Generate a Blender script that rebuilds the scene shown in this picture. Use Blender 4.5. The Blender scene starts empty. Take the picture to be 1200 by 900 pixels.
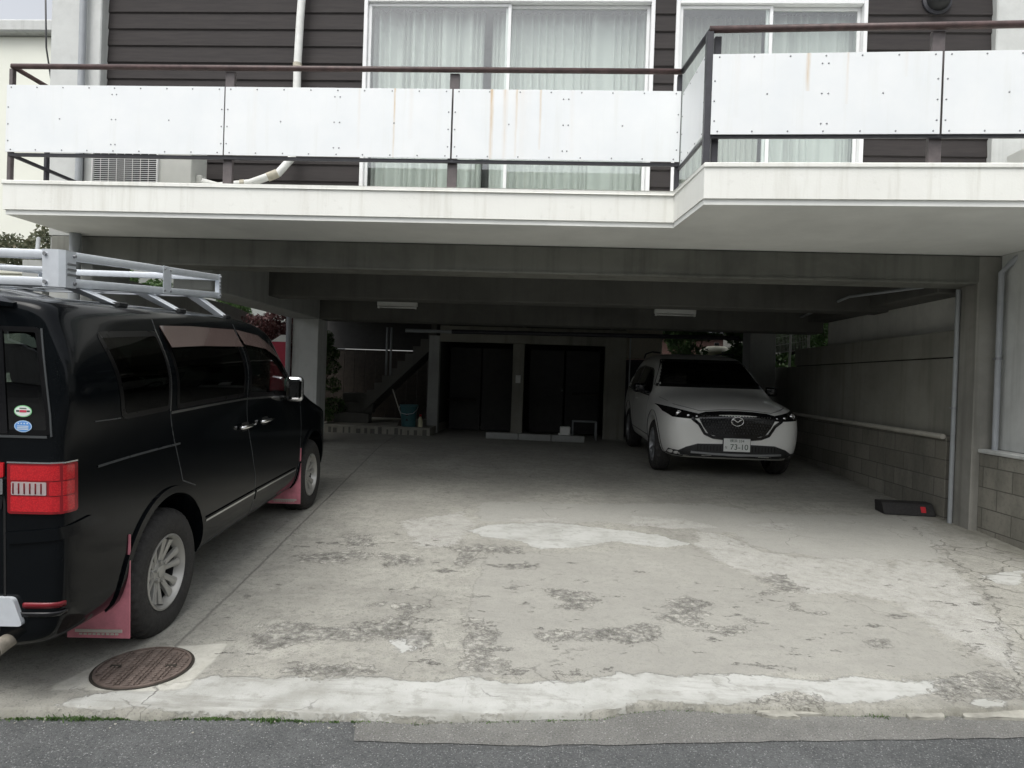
import bpy, bmesh, math, random
import numpy as np
from mathutils import Vector, Matrix
from mathutils.bvhtree import BVHTree
from mathutils.geometry import tessellate_polygon
random.seed(7); rng = np.random.default_rng(7)
R = math.radians
scene = bpy.context.scene
col = scene.collection

# ---------------------------------------------------------------- camera
cam = bpy.data.cameras.new('camera'); camo = bpy.data.objects.new('camera', cam); col.objects.link(camo)
cam.sensor_fit = 'HORIZONTAL'; cam.sensor_width = 36; cam.lens = 36*760/1200
cam.clip_start = 0.05; cam.clip_end = 600
yaw, pitch, roll = R(3.0), R(-0.45), 0.033
f = Vector((-math.sin(yaw)*math.cos(pitch), math.cos(yaw)*math.cos(pitch), math.sin(pitch)))
r0 = f.cross(Vector((0, 0, 1))).normalized(); u0 = r0.cross(f)
rr = math.cos(roll)*r0 + math.sin(roll)*u0; uu = -math.sin(roll)*r0 + math.cos(roll)*u0
camo.matrix_world = Matrix(((rr.x, uu.x, -f.x, 0), (rr.y, uu.y, -f.y, 0), (rr.z, uu.z, -f.z, 1.5), (0, 0, 0, 1)))
scene.camera = camo
# ---------------------------------------------------------------- sky and sun (overcast)
w = bpy.data.worlds.new('World'); scene.world = w; w.use_nodes = True
nt = w.node_tree; nt.nodes.clear()
sky = nt.nodes.new('ShaderNodeTexSky'); sky.sky_type = 'NISHITA'; sky.sun_disc = False
SUN_EL, SUN_AZ = R(62), R(200)
sky.sun_elevation = SUN_EL; sky.sun_rotation = SUN_AZ; sky.air_density = 1.0; sky.dust_density = 4.0
hs = nt.nodes.new('ShaderNodeHueSaturation'); hs.inputs['Saturation'].default_value = 0.22
bg = nt.nodes.new('ShaderNodeBackground'); bg.inputs['Strength'].default_value = 0.15
wo = nt.nodes.new('ShaderNodeOutputWorld')
nt.links.new(sky.outputs[0], hs.inputs['Color']); nt.links.new(hs.outputs[0], bg.inputs['Color']); nt.links.new(bg.outputs[0], wo.inputs[0])
sl = bpy.data.lights.new('sun', 'SUN'); sl.energy = 1.0; sl.angle = R(40); sl.color = (1.0, 0.97, 0.92)
so = bpy.data.objects.new('sun', sl); col.objects.link(so)
sd = Vector((math.sin(SUN_AZ)*math.cos(SUN_EL), math.cos(SUN_AZ)*math.cos(SUN_EL), math.sin(SUN_EL)))
so.rotation_euler = sd.to_track_quat('Z', 'Y').to_euler(); so.location = sd*30
scene.view_settings.view_transform = 'Standard'; scene.view_settings.look = 'None'
scene.view_settings.exposure = 0.66; scene.view_settings.gamma = 1.0
scene.view_settings.use_curve_mapping = False
scene.render.engine = 'CYCLES'
scene.cycles.max_bounces = 7; scene.cycles.transparent_max_bounces = 10

# ---------------------------------------------------------------- materials
MATS = {}
class NT:
    def __init__(s, name):
        s.m = bpy.data.materials.new(name); s.m.use_nodes = True; s.t = s.m.node_tree
        s.b = s.t.nodes['Principled BSDF']; s.out = s.t.nodes['Material Output']
    def n(s, typ, **kw):
        nd = s.t.nodes.new('ShaderNode'+typ)
        for k, v in kw.items(): setattr(nd, k, v)
        return nd
    def l(s, a, b): s.t.links.new(a, b)
    def coord(s, kind='Object', scale=(1, 1, 1)):
        c = s.n('TexCoord'); m = s.n('Mapping'); m.inputs['Scale'].default_value = scale
        s.l(c.outputs[kind], m.inputs[0]); return m.outputs[0]
    def pos(s, scale=(1, 1, 1)):
        c = s.n('NewGeometry'); m = s.n('Mapping'); m.inputs['Scale'].default_value = scale
        s.l(c.outputs['Position'], m.inputs[0]); return m.outputs[0]
    def noise(s, vec, scale, detail=6, rough=.6, dist=0):
        n = s.n('TexNoise'); n.inputs['Scale'].default_value = scale; n.inputs['Detail'].default_value = detail
        n.inputs['Roughness'].default_value = rough; n.inputs['Distortion'].default_value = dist
        s.l(vec, n.inputs['Vector']); return n.outputs['Fac']
    def vor(s, vec, scale, feature='F1', out='Distance'):
        n = s.n('TexVoronoi', feature=feature); n.inputs['Scale'].default_value = scale; s.l(vec, n.inputs['Vector']); return n.outputs[out]
    def ramp(s, fac, stops, interp='LINEAR'):
        n = s.n('ValToRGB'); n.color_ramp.interpolation = interp
        e = n.color_ramp.elements
        while len(e) < len(stops): e.new(.5)
        for i, (p, c) in enumerate(stops):
            e[i].position = p; e[i].color = (c, c, c, 1) if isinstance(c, (int, float)) else (*c, 1)
        s.l(fac, n.inputs[0]); return n.outputs[0]
    def mix(s, fac, a, b, mode='MIX'):
        n = s.n('Mix', data_type='RGBA', blend_type=mode)
        for sock, v in ((n.inputs[0], fac), (n.inputs[6], a), (n.inputs[7], b)):
            if isinstance(v, bpy.types.NodeSocket): s.l(v, sock)
            elif isinstance(v, (int, float)): sock.default_value = v if sock is n.inputs[0] or sock.type == "VALUE" else (v, v, v, 1)
            else: sock.default_value = (*v, 1)
        return n.outputs[2]
    def math(s, op, a, b=0.0, c=0.0, clamp=False):
        n = s.n('Math', operation=op, use_clamp=clamp)
        for i, v in enumerate((a, b, c)):
            if isinstance(v, bpy.types.NodeSocket): s.l(v, n.inputs[i])
            else: n.inputs[i].default_value = v
        return n.outputs[0]
    def bump(s, h, strength=.3, dist=.01, prev=None):
        n = s.n('Bump'); n.inputs['Strength'].default_value = strength; n.inputs['Distance'].default_value = dist
        s.l(h, n.inputs['Height'])
        if prev is not None: s.l(prev, n.inputs['Normal'])
        s.l(n.outputs[0], s.b.inputs['Normal']); return n.outputs[0]
    def base(s, c):
        if isinstance(c, bpy.types.NodeSocket): s.l(c, s.b.inputs['Base Color'])
        else: s.b.inputs['Base Color'].default_value = (*c, 1)
    def rough(s, v):
        if isinstance(v, bpy.types.NodeSocket): s.l(v, s.b.inputs['Roughness'])
        else: s.b.inputs['Roughness'].default_value = v
    def done(s, key): MATS[key] = s.m; return s.m

def simple(key, c, rough=.6, metal=0, coat=0, var=.12, vs=6, bump=0, bs=60, alpha=None, spec=None):
    t = NT(key); v = t.coord('Object')
    n = t.noise(v, vs, 5)
    d = tuple(x*(1-var) for x in c); e = tuple(min(1, x*(1+var)) for x in c)
    t.base(t.ramp(n, [(.3, d), (.7, e)]))
    t.rough(t.ramp(t.noise(v, vs*2.3, 4), [(.3, max(0, rough*.85)), (.7, min(1, rough*1.15))]))
    t.b.inputs['Metallic'].default_value = metal
    if coat: t.b.inputs['Coat Weight'].default_value = coat; t.b.inputs['Coat Roughness'].default_value = .03
    if bump: t.bump(t.noise(v, bs, 4), bump, .004)
    if spec is not None: t.b.inputs['Specular IOR Level'].default_value = spec
    return t.done(key)

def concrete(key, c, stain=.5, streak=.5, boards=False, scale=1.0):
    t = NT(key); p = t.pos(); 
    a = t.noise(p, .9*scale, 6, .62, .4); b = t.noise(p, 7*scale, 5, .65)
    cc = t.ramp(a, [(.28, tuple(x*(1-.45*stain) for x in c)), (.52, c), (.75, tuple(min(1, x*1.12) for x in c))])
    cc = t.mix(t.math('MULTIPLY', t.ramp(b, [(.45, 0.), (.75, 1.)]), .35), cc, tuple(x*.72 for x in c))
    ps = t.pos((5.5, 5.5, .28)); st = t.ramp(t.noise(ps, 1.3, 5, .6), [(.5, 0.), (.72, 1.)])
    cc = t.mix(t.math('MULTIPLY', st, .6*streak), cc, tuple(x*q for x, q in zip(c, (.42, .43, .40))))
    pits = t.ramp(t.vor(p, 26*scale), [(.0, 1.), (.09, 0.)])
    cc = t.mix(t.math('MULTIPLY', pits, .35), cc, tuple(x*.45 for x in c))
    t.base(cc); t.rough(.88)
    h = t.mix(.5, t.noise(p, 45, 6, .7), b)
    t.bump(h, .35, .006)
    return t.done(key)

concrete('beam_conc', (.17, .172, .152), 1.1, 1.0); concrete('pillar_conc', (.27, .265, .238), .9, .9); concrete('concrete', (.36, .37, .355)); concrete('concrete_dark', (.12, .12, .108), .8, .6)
concrete('concrete_light', (.56, .575, .56), .5, .7); concrete('concrete_wall', (.29, .285, .245), .6, .8)
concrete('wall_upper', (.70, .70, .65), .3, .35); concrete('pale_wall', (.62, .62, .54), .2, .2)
t = NT('paint_white'); p = t.pos()
c_ = t.ramp(t.noise(p, 2.5, 5), [(.3, (.74, .745, .70)), (.7, (.78, .79, .745))])
c_ = t.mix(t.ramp(t.noise(t.pos((6, 6, .45)), 1.8, 6, .65), [(.52, 0.), (.75, .45)]), c_, (.50, .49, .42))
c_ = t.mix(t.ramp(t.noise(p, 9, 6, .7), [(.60, 0.), (.78, .35)]), c_, (.45, .45, .40))
t.base(c_); t.rough(.6); t.bump(t.mix(.5, t.noise(p, 11, 5), t.noise(p, 60, 3)), .35, .006); t.done('paint_white')
simple('soffit_paint', (.74, .75, .72), .7, var=.09, vs=1.6, bump=.2, bs=40)
simple('render_cream', (.76, .775, .69), .8, var=.03, vs=1, bump=.2, bs=60)
simple('rail_paint', (.075, .045, .042), .5, var=.35, vs=14, bump=.3, bs=50)
simple('post_paint', (.10, .085, .085), .5, var=.2, vs=14)
simple('post_dark', (.035, .035, .042), .45, var=.2, vs=14)
simple('alu_white', (.78, .79, .79), .35, var=.03)
simple('alu', (.70, .74, .78), .36, metal=.35, var=.05, vs=20)
simple('alu_dark', (.28, .29, .30), .45, metal=.6, var=.1)
simple('chrome', (.80, .80, .80), .10, metal=1, var=.03)
simple('satin_chrome', (.62, .63, .64), .22, metal=1, var=.05)
simple('rim_metal', (.42, .415, .39), .34, metal=.4, var=.05, vs=6)
simple('black_paint', (.0035, .0045, .0055), .12, coat=.10, var=.1, spec=.2); MATS['black_paint'].node_tree.nodes['Principled BSDF'].inputs['IOR'].default_value = 1.36
simple('white_car_paint', (.72, .725, .70), .35, coat=.5, var=.02)
simple('black_plastic', (.016, .017, .018), .5, var=.2, vs=20, bump=.1, bs=150)
simple('black_gloss', (.006, .006, .007), .1, var=.1)
simple('gap_black', (.004, .004, .004), .8)
simple('seam_grey', (.055, .06, .062), .3)
simple('seam_soft', (.16, .16, .155), .6)
simple('rubber', (.028, .027, .026), .78, var=.25, vs=30, bump=.3, bs=160)
simple('cabin', (.012, .012, .012), .85)
simple('seat_cloth', (.03, .03, .032), .9, bump=.2, bs=200)
simple('pipe_white', (.74, .75, .72), .6, var=.1, vs=9, bump=.25, bs=30)
simple('pipe_grey', (.30, .32, .33), .5, var=.08)
simple('pipe_blue', (.33, .35, .37), .45, var=.08)
simple('pipe_cream', (.50, .48, .42), .6, var=.12)
simple('ac_body', (.56, .57, .54), .5, var=.06, vs=5)
simple('tape', (.45, .42, .34), .7, var=.15, vs=30)
simple('lamp_white', (.85, .86, .82), .4, var=.05)
simple('teal_plastic', (.04, .13, .145), .4, var=.15)
simple('bottle_cream', (.55, .53, .36), .4)
simple('red_plastic', (.50, .02, .03), .4)
simple('black_foam', (.018, .017, .017), .7, var=.3, vs=40, bump=.3, bs=90)
simple('wood_dark', (.035, .027, .020), .7, var=.4, vs=12)
simple('shutter', (.026, .025, .023), .6, var=.2)
simple('room', (.16, .15, .13), .9)
simple('reflector_dark', (.16, .008, .014), .25); simple('exhaust_metal', (.34, .31, .26), .45, metal=.4, var=.3, vs=20)
simple('stone_pale', (.29, .285, .25), .9, var=.3, vs=12, bump=.4, bs=60)
simple('tank_cream', (.60, .58, .42), .6, var=.1)
simple('rust_red', (.055, .026, .02), .8, var=.25)
simple('sign_red', (.42, .03, .06), .45, var=.08)
simple('plate_white', (.66, .68, .66), .45, var=.03)
simple('plate_green', (.02, .05, .03), .5)
simple('sticker_white', (.72, .78, .74), .4); simple('sticker_green', (.25, .60, .30), .4)
simple('sticker_blue', (.10, .30, .70), .4); simple('sticker_red', (.55, .05, .10), .4)
simple('sticker_pale', (.45, .62, .82), .4)
simple('bark', (.10, .075, .055), .9, var=.3, vs=20, bump=.5, bs=40)
simple('roof_tile', (.12, .13, .15), .6)
simple('net_white', (.62, .62, .58), .6)

def foliage(key, a, b, c):
    t = NT(key); p = t.pos(); oi = t.noise(p, 14, 3)
    t.base(t.ramp(oi, [(.3, a), (.5, b), (.72, c)])); t.rough(.6)
    t.b.inputs['Subsurface Weight'].default_value = 0
    tr = t.n('BsdfTranslucent'); t.l(t.b.inputs['Base Color'].links[0].from_socket, tr.inputs['Color'])
    mx = t.n('MixShader'); mx.inputs[0].default_value = .35
    t.l(t.b.outputs[0], mx.inputs[1]); t.l(tr.outputs[0], mx.inputs[2]); t.l(mx.outputs[0], t.out.inputs[0])
    return t.done(key)
foliage('leaf_green', (.035, .07, .02), (.07, .14, .04), (.14, .22, .08))
foliage('leaf_olive', (.07, .08, .05), (.13, .15, .09), (.24, .20, .14))
foliage('leaf_red', (.035, .012, .014), (.09, .035, .035), (.20, .11, .10))
foliage('moss', (.04, .08, .02), (.08, .15, .04), (.16, .22, .08))

def glass(key, tint, ior=1.5, rough=.0, refl=1.0):
    t = NT(key); t.t.nodes.remove(t.b)
    tr = t.n('BsdfTransparent'); tr.inputs[0].default_value = (*tint, 1)
    gl = t.n('BsdfGlossy'); gl.inputs['Roughness'].default_value = rough; gl.inputs[0].default_value = (refl, refl, refl, 1)
    ge = t.n('NewGeometry'); dt = t.n('VectorMath', operation='DOT_PRODUCT'); t.l(ge.outputs['Incoming'], dt.inputs[0]); t.l(ge.outputs['Normal'], dt.inputs[1])
    c5 = t.math('POWER', t.math('SUBTRACT', 1.0, t.math('ABSOLUTE', dt.outputs['Value']), clamp=True), 5.0); f0 = ((ior-1)/(ior+1))**2
    fr = t.math('ADD', t.math('MULTIPLY', c5, 1-f0), f0)
    mx = t.n('MixShader'); t.l(fr, mx.inputs[0]); t.l(tr.outputs[0], mx.inputs[1]); t.l(gl.outputs[0], mx.inputs[2]); t.l(mx.outputs[0], t.out.inputs[0])
    return t.done(key)
glass('glass_house', (.95, .975, .96), 1.9); glass('glass_dark', (.075, .085, .08), 1.45)
glass('glass_rear', (.16, .17, .17), 1.75); glass('glass_ws', (.015, .017, .016), 1.28)
glass('lens', (.75, .75, .75), 1.5); simple('visor', (.085, .06, .055), .08, coat=.6, var=.1); simple('frit', (.004, .004, .0045), .3, spec=.3, var=.05); simple('lamp_deep_red', (.24, .004, .009), .15, coat=.5); simple('lens_clear', (.40, .33, .33), .12, coat=.6, var=.1, vs=60); glass('glass_front', (.45, .55, .50), 1.4)

t = NT('lamp_red'); v = t.coord('Object', (1, 1, 1))
vz = t.vor(v, 160); t.base(t.ramp(vz, [(0, (.62, .012, .018)), (.7, (.42, .004, .010))])); t.rough(.15)
t.b.inputs['Coat Weight'].default_value = 1; t.b.inputs['Subsurface Weight'].default_value = .0; t.bump(vz, .3, .001); t.done('lamp_red')
simple('mud_flap', (.62, .22, .27), .5, var=.28, vs=7)

# curtain
t = NT('curtain_cloth'); t.base((.79, .815, .79)); t.rough(.9)
tr = t.n('BsdfTranslucent'); tr.inputs['Color'].default_value = (.6, .62, .58, 1)
mx = t.n('MixShader'); mx.inputs[0].default_value = .35
t.l(t.b.outputs[0], mx.inputs[1]); t.l(tr.outputs[0], mx.inputs[2]); t.l(mx.outputs[0], t.out.inputs[0]); t.done('curtain_cloth')
t = NT('curtain_grey'); t.base((.42, .43, .40)); t.rough(.9); t.done('curtain_grey')

# clapboard siding colour
t = NT('siding'); p = t.pos((1.2, 1.2, 14)); n = t.noise(p, 3, 5)
t.base(t.ramp(n, [(.3, (.028, .025, .025)), (.7, (.042, .037, .036))])); t.rough(.7); t.b.inputs['Specular IOR Level'].default_value = .25; t.bump(t.noise(t.pos((2, 2, 60)), 4, 4), .15, .003); t.done('siding')

# rust-streaked white balcony panel
t = NT('panel_white'); p = t.pos()
sep = t.n('SeparateXYZ'); t.l(p, sep.inputs[0]); X = sep.outputs[0]; Z = sep.outputs[2]
basec = t.ramp(t.noise(p, 2.2, 5), [(.3, (.74, .77, .78)), (.7, (.80, .82, .82))])
wob = t.math('MULTIPLY', t.math('SUBTRACT', t.noise(t.pos((.3, .3, 1.5)), 6, 3), .5), .012)
Xw = t.math('ADD', X, wob)
acc = None
for (x0, wd, st, ztop, zbot) in ((-1.43, .012, .75, 4.06, 3.42), (-1.28, .03, .10, 4.06, 3.6), (-.56, .022, .8, 4.06, 3.40), (-.44, .03, .35, 4.06, 3.42), (-.34, .018, .4, 4.06, 3.45), (-.30, .10, .10, 4.06, 3.42), (-.13, .014, .55, 4.06, 3.52), (-1.75, .02, .12, 4.06, 3.5),
      (1.86, .02, .75, 4.0, 3.70), (2.14, .014, .30, 4.0, 3.6), (-2.7, .03, .06, 4.06, 3.5), (2.55, .02, .12, 4.0, 3.8), (1.35, .03, .07, 4.0, 3.5), (.15, .03, .08, 4.06, 3.5)):
    d = t.math('DIVIDE', t.math('ABSOLUTE', t.math('SUBTRACT', Xw, x0)), wd)
    m = t.math('SUBTRACT', 1.0, d, clamp=True)
    g = t.math('DIVIDE', t.math('SUBTRACT', Z, zbot), (ztop-zbot), clamp=True)
    g = t.math('ADD', t.math('MULTIPLY', g, .7), t.math('MULTIPLY', t.math('GREATER_THAN', g, 0.01), .3))
    q = t.math('MULTIPLY', t.math('MULTIPLY', m, g), st)
    acc = q if acc is None else t.math('MAXIMUM', acc, q)
brk = t.ramp(t.noise(t.pos((14, 14, 1.2)), 3, 4), [(.3, .35), (.6, 1.)])
acc = t.math('MULTIPLY', acc, brk)
acc = t.math('MULTIPLY', acc, 1.35, clamp=True); cc = t.mix(acc, basec, (.56, .38, .17))
dirt = t.ramp(t.noise(t.pos((7, 7, .5)), 2, 5), [(.55, 0.), (.8, .22)])
cc = t.mix(dirt, cc, (.60, .60, .52)); t.base(cc); t.rough(.42); t.done('panel_white')

# block wall
t = NT('block_wall'); p = t.pos(); sep = t.n('SeparateXYZ'); t.l(p, sep.inputs[0])
cmb = t.n('CombineXYZ'); t.l(t.math('ADD', sep.outputs[1], t.math('MULTIPLY', sep.outputs[0], 1.0)), cmb.inputs[0]); t.l(sep.outputs[2], cmb.inputs[1])
br = t.n('TexBrick'); br.inputs['Scale'].default_value = 1; br.inputs['Mortar Size'].default_value = .006; br.inputs['Mortar Smooth'].default_value = .3
br.inputs['Brick Width'].default_value = .40; br.inputs['Row Height'].default_value = .2; br.inputs['Bias'].default_value = 0; br.offset = 0.5
br.inputs['Color1'].default_value = (.19, .18, .15, 1); br.inputs['Color2'].default_value = (.28, .27, .23, 1); br.inputs['Mortar'].default_value = (.11, .105, .09, 1)
t.l(cmb.outputs[0], br.inputs['Vector'])
cc = t.mix(t.math('MULTIPLY', t.ramp(t.noise(t.pos((1, 1, .4)), 2.2, 6, .7), [(.45, 0.), (.7, 1.)]), .7), br.outputs[0], (.10, .10, .085))
cc = t.mix(t.math('MULTIPLY', t.ramp(t.noise(p, 30, 5), [(.5, 0.), (.7, 1.)]), .3), cc, (.08, .08, .07))
t.base(cc); t.rough(.9)
b1 = t.bump(br.outputs['Fac'], -.6, .006) if False else None
h = t.math('ADD', t.math('MULTIPLY', br.outputs['Fac'], -1.0), t.math('MULTIPLY', t.noise(p, 60, 5, .7), .4)); t.bump(h, .6, .006); t.done('block_wall')

# asphalt
def asphalt(key, dark, light, sp):
    t = NT(key); p = t.pos()
    big = t.noise(p, 1.3, 6, .6)
    base = t.ramp(big, [(.3, dark), (.7, light)])
    v = t.n('TexVoronoi'); v.inputs['Scale'].default_value = 150; t.l(p, v.inputs['Vector'])
    cellc = v.outputs['Color']; s2 = t.n('SeparateColor'); t.l(cellc, s2.inputs[0])
    on = t.math('GREATER_THAN', s2.outputs[0], sp)
    core = t.ramp(v.outputs['Distance'], [(.2, 1.), (.55, 0.)])
    val = t.ramp(s2.outputs[1], [(0, .10), (.6, .22), (.85, .36), (1., .55)])
    base = t.mix(t.ramp(t.noise(p, 5, 6, .7), [(.45, 0.), (.7, .5)]), base, tuple(x*.6 for x in dark))
    cc = t.mix(t.math('MULTIPLY', t.math('MULTIPLY', on, core), .62), base, val)
    dk = t.ramp(t.noise(p, 120, 3), [(.35, 1.), (.5, 0.)])
    cc = t.mix(t.math('MULTIPLY', dk, .6), cc, tuple(x*.35 for x in dark))
    t.base(cc); t.rough(.85); t.bump(t.mix(.5, t.noise(p, 170, 4, .7), v.outputs['Distance']), .9, .006)
    return t.done(key)
asphalt('asphalt', (.070, .075, .076), (.115, .12, .12), .5)
asphalt('asphalt_old', (.15, .15, .14), (.20, .20, .185), .5)

# apron: old concrete with cement patches, worn hollows and joints (where they lie is stored per vertex in metres)
t = NT('apron'); p = t.pos()
def attr(n):
    a = t.n('Attribute'); a.attribute_name = n; return a.outputs['Fac']
n1 = t.noise(p, 5.5, 8, .62); n2 = t.noise(p, 28, 5, .65); n3 = t.noise(p, 1.1, 5, .6); n0 = t.noise(p, 2.4, 4, .6); fine = t.noise(p, 110, 4, .7)
def jit(a, amp1=.16, amp2=.05):
    return t.math('ADD', a, t.math('ADD', t.math('MULTIPLY', t.math('SUBTRACT', n1, .5), amp1), t.math('MULTIPLY', t.math('SUBTRACT', n2, .5), amp2)))
def step(v, wd=.006):
    return t.math('DIVIDE', t.math('ADD', v, wd), 2*wd, clamp=True)
def speck(scale, th, lo=.10, hi=.42):
    v = t.n('TexVoronoi'); v.inputs['Scale'].default_value = scale; t.l(p, v.inputs['Vector'])
    s = t.n('SeparateColor'); t.l(v.outputs['Color'], s.inputs[0])
    on = t.math('MULTIPLY', t.math('GREATER_THAN', s.outputs[0], th), t.ramp(v.outputs['Distance'], [(.25, 1.), (.55, 0.)]))
    return on, t.ramp(s.outputs[1], [(0, lo), (1, hi)]), v.outputs['Distance']
on1, val1, vd1 = speck(120, .62, .08, .30)
on2, val2, vd2 = speck(135, .5, .08, .50)
mid = t.noise(p, 12, 6, .7)
base = t.ramp(n3, [(.3, (.28, .276, .245)), (.55, (.36, .356, .315)), (.75, (.43, .426, .38))])
base = t.mix(t.math('MULTIPLY', t.ramp(n1, [(.42, 0.), (.7, 1.)]), .4), base, (.235, .23, .205))
base = t.mix(t.math('MULTIPLY', on1, .6), base, val1)
base = t.mix(t.math('MULTIPLY', t.ramp(mid, [(.42, 1.), (.5, 0.)]), .28), base, (.17, .168, .15))
base = t.mix(t.math('MULTIPLY', t.ramp(n2, [(.36, 1.), (.44, 0.)]), .45), base, (.13, .127, .112))
base = t.mix(t.math('MULTIPLY', t.ramp(fine, [(.3, 1.), (.45, 0.)]), .45), base, (.14, .135, .12))
st = t.ramp(t.noise(t.pos((.9, 4.5, 1)), 1.7, 6, .65), [(.48, 0.), (.7, 1.)])
base = t.mix(t.math('MULTIPLY', st, .28), base, (.20, .195, .175))
mT = step(jit(attr('mT'), .3, .08), .03); base = t.mix(t.math('MULTIPLY', mT, .55), base, (.30, .297, .27))
mS = step(jit(attr('mS'), .55, .06), .03)
sm = t.mix(n0, (.30, .30, .275), (.40, .398, .365)); sm = t.mix(t.math('MULTIPLY', on1, .3), sm, val1); base = t.mix(t.math('MULTIPLY', mS, .75), base, sm)
mR = step(jit(attr('mR'), .30, .16), .03)
rg = t.mix(t.math('MULTIPLY', on2, .55), t.ramp(mid, [(.3, (.26, .257, .23)), (.43, (.38, .377, .345)), (.55, (.42, .418, .385)), (.72, (.48, .478, .445))]), val2)
base = t.mix(t.math('MULTIPLY', mR, t.ramp(n1, [(.3, .5), (.55, .95)])), base, rg)
mW = step(jit(attr('mW'), .20, .07), .008)
wh = t.ramp(t.noise(p, 3.2, 7, .62), [(.32, (.33, .332, .305)), (.5, (.44, .447, .423)), (.7, (.49, .498, .475))])
wh = t.mix(t.math('MULTIPLY', t.ramp(mid, [(.38, 1.), (.48, 0.)]), .45), wh, (.27, .268, .24))
wh = t.mix(t.math('MULTIPLY', t.ramp(t.noise(t.pos((.6, 3.5, 1)), 2.5, 6, .7), [(.52, 0.), (.66, .6)]), 1.0), wh, (.25, .247, .22))
wh = t.mix(t.math('MULTIPLY', t.ramp(n2, [(.55, 0.), (.75, 1.)]), .35), wh, (.36, .36, .32))
base = t.mix(t.math('MULTIPLY', mW, t.ramp(mid, [(.30, .75), (.40, 1.)])), base, wh)
lipW = t.math('SUBTRACT', 1.0, t.math('DIVIDE', t.math('ABSOLUTE', jit(attr('mW'), .20, .07)), .008), clamp=True)
base = t.mix(t.math('MULTIPLY', lipW, t.ramp(n1, [(.4, .0), (.6, .6)])), base, (.14, .135, .12))
mM = step(jit(t.math('ADD', attr('mM'), .015), .05, .02), .012)
lipM = t.math('SUBTRACT', 1.0, t.math('DIVIDE', t.math('ABSOLUTE', jit(t.math('ADD', attr('mM'), .015), .05, .02)), .010), clamp=True)
base = t.mix(t.math('MULTIPLY', lipM, .55), base, (.15, .145, .125))
base = t.mix(t.math('MULTIPLY', mM, .85), base, t.ramp(mid, [(.35, (.44, .435, .38)), (.6, (.56, .555, .50))]))
# worn hollows, the traced ones and small scattered ones
flak = t.math('MULTIPLY', t.math('SUBTRACT', t.noise(t.pos((1, 1.9, 1)), 3.4, 8, .72), .612), 1.0)
zone = t.math('SUBTRACT', attr('mZ'), .0)
flak = t.math('MINIMUM', flak, zone)
eraw = t.math('MAXIMUM', t.math('ADD', jit(t.math('SUBTRACT', attr('mE'), .02), .38, .24), t.math('MULTIPLY', t.math('SUBTRACT', mid, .5), .16)), flak)
mE = step(eraw, .006)
aggr = t.mix(t.math('MULTIPLY', on2, .55), t.ramp(t.mix(.5, mid, n2), [(.40, (.085, .082, .07)), (.47, (.16, .157, .14)), (.53, (.24, .236, .21)), (.60, (.42, .415, .37))]), val2)
base = t.mix(t.math('MULTIPLY', mE, t.ramp(n1, [(.3, 1.), (.65, .8)])), base, aggr)
lip = t.math('SUBTRACT', 1.0, t.math('DIVIDE', t.math('ABSOLUTE', t.math('SUBTRACT', eraw, .001)), .014), clamp=True)
base = t.mix(t.math('MULTIPLY', lip, t.ramp(n0, [(.38, .1), (.55, .6)])), base, (.085, .08, .068))
lipS = t.math('SUBTRACT', 1.0, t.math('DIVIDE', t.math('ABSOLUTE', jit(attr('mS'), .55, .06)), .006), clamp=True)
base = t.mix(t.math('MULTIPLY', lipS, .4), base, (.12, .115, .10))
# joints and cracks: metres to the nearest line
def line(a, w_, j1, j2): return t.math('SUBTRACT', 1.0, t.math('DIVIDE', t.math('ABSOLUTE', jit(attr(a), j1, j2)), w_), clamp=True)
mJ = t.math('MAXIMUM', line('mJ', .014, .03, .03), t.math('MAXIMUM', t.math('MULTIPLY', line('mJb', .008, .02, .02), .7), t.math('MULTIPLY', line('mJc', .008, .02, .02), .6)))
mJ = t.math('MULTIPLY', mJ, t.ramp(mid, [(.3, .5), (.5, 1.)]))
hl = t.n('TexVoronoi', feature='DISTANCE_TO_EDGE'); hl.inputs['Scale'].default_value = 1.3
dh = t.n('Mix', data_type='RGBA'); dh.inputs[0].default_value = .35; nh = t.n('TexNoise'); nh.inputs['Scale'].default_value = 3; nh.inputs['Detail'].default_value = 8; t.l(p, nh.inputs['Vector'])
t.l(p, dh.inputs[6]); t.l(nh.outputs['Color'], dh.inputs[7]); t.l(dh.outputs[2], hl.inputs['Vector'])
hm = t.math('MULTIPLY', t.ramp(hl.outputs['Distance'], [(.0, 1.), (.006, 0.)]), t.ramp(n0, [(.5, 0.), (.58, .6)]))
base = t.mix(hm, base, (.10, .096, .085))
grit = t.ramp(t.vor(p, 26), [(.0, 1.), (.075, 0.)]); base = t.mix(t.math('MULTIPLY', grit, .75), base, (.09, .085, .07))
base = t.mix(t.math('MULTIPLY', mJ, .75), base, (.13, .128, .118))
mK = t.math('MAXIMUM', t.math('MULTIPLY', line('mK', .010, .24, .16), t.ramp(mid, [(.4, .1), (.58, .75)])), t.math('MULTIPLY', line('mKb', .006, .12, .08), .18))
base = t.mix(t.math('MULTIPLY', mK, .85), base, (.06, .055, .045))
vc = t.n('TexVoronoi', feature='DISTANCE_TO_EDGE'); vc.inputs['Scale'].default_value = 3.2
dv = t.n('Mix', data_type='RGBA'); dv.inputs[0].default_value = .12
nn = t.n('TexNoise'); nn.inputs['Scale'].default_value = 6; t.l(p, nn.inputs['Vector'])
t.l(p, dv.inputs[6]); t.l(nn.outputs['Color'], dv.inputs[7]); t.l(dv.outputs[2], vc.inputs['Vector'])
mC = t.math('MULTIPLY', t.ramp(vc.outputs['Distance'], [(.0, 1.), (.022, 0.)]), step(attr('mC'), .05))
base = t.mix(t.math('MULTIPLY', mC, t.ramp(mid, [(.35, .1), (.6, .7)])), base, (.07, .065, .05))
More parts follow.
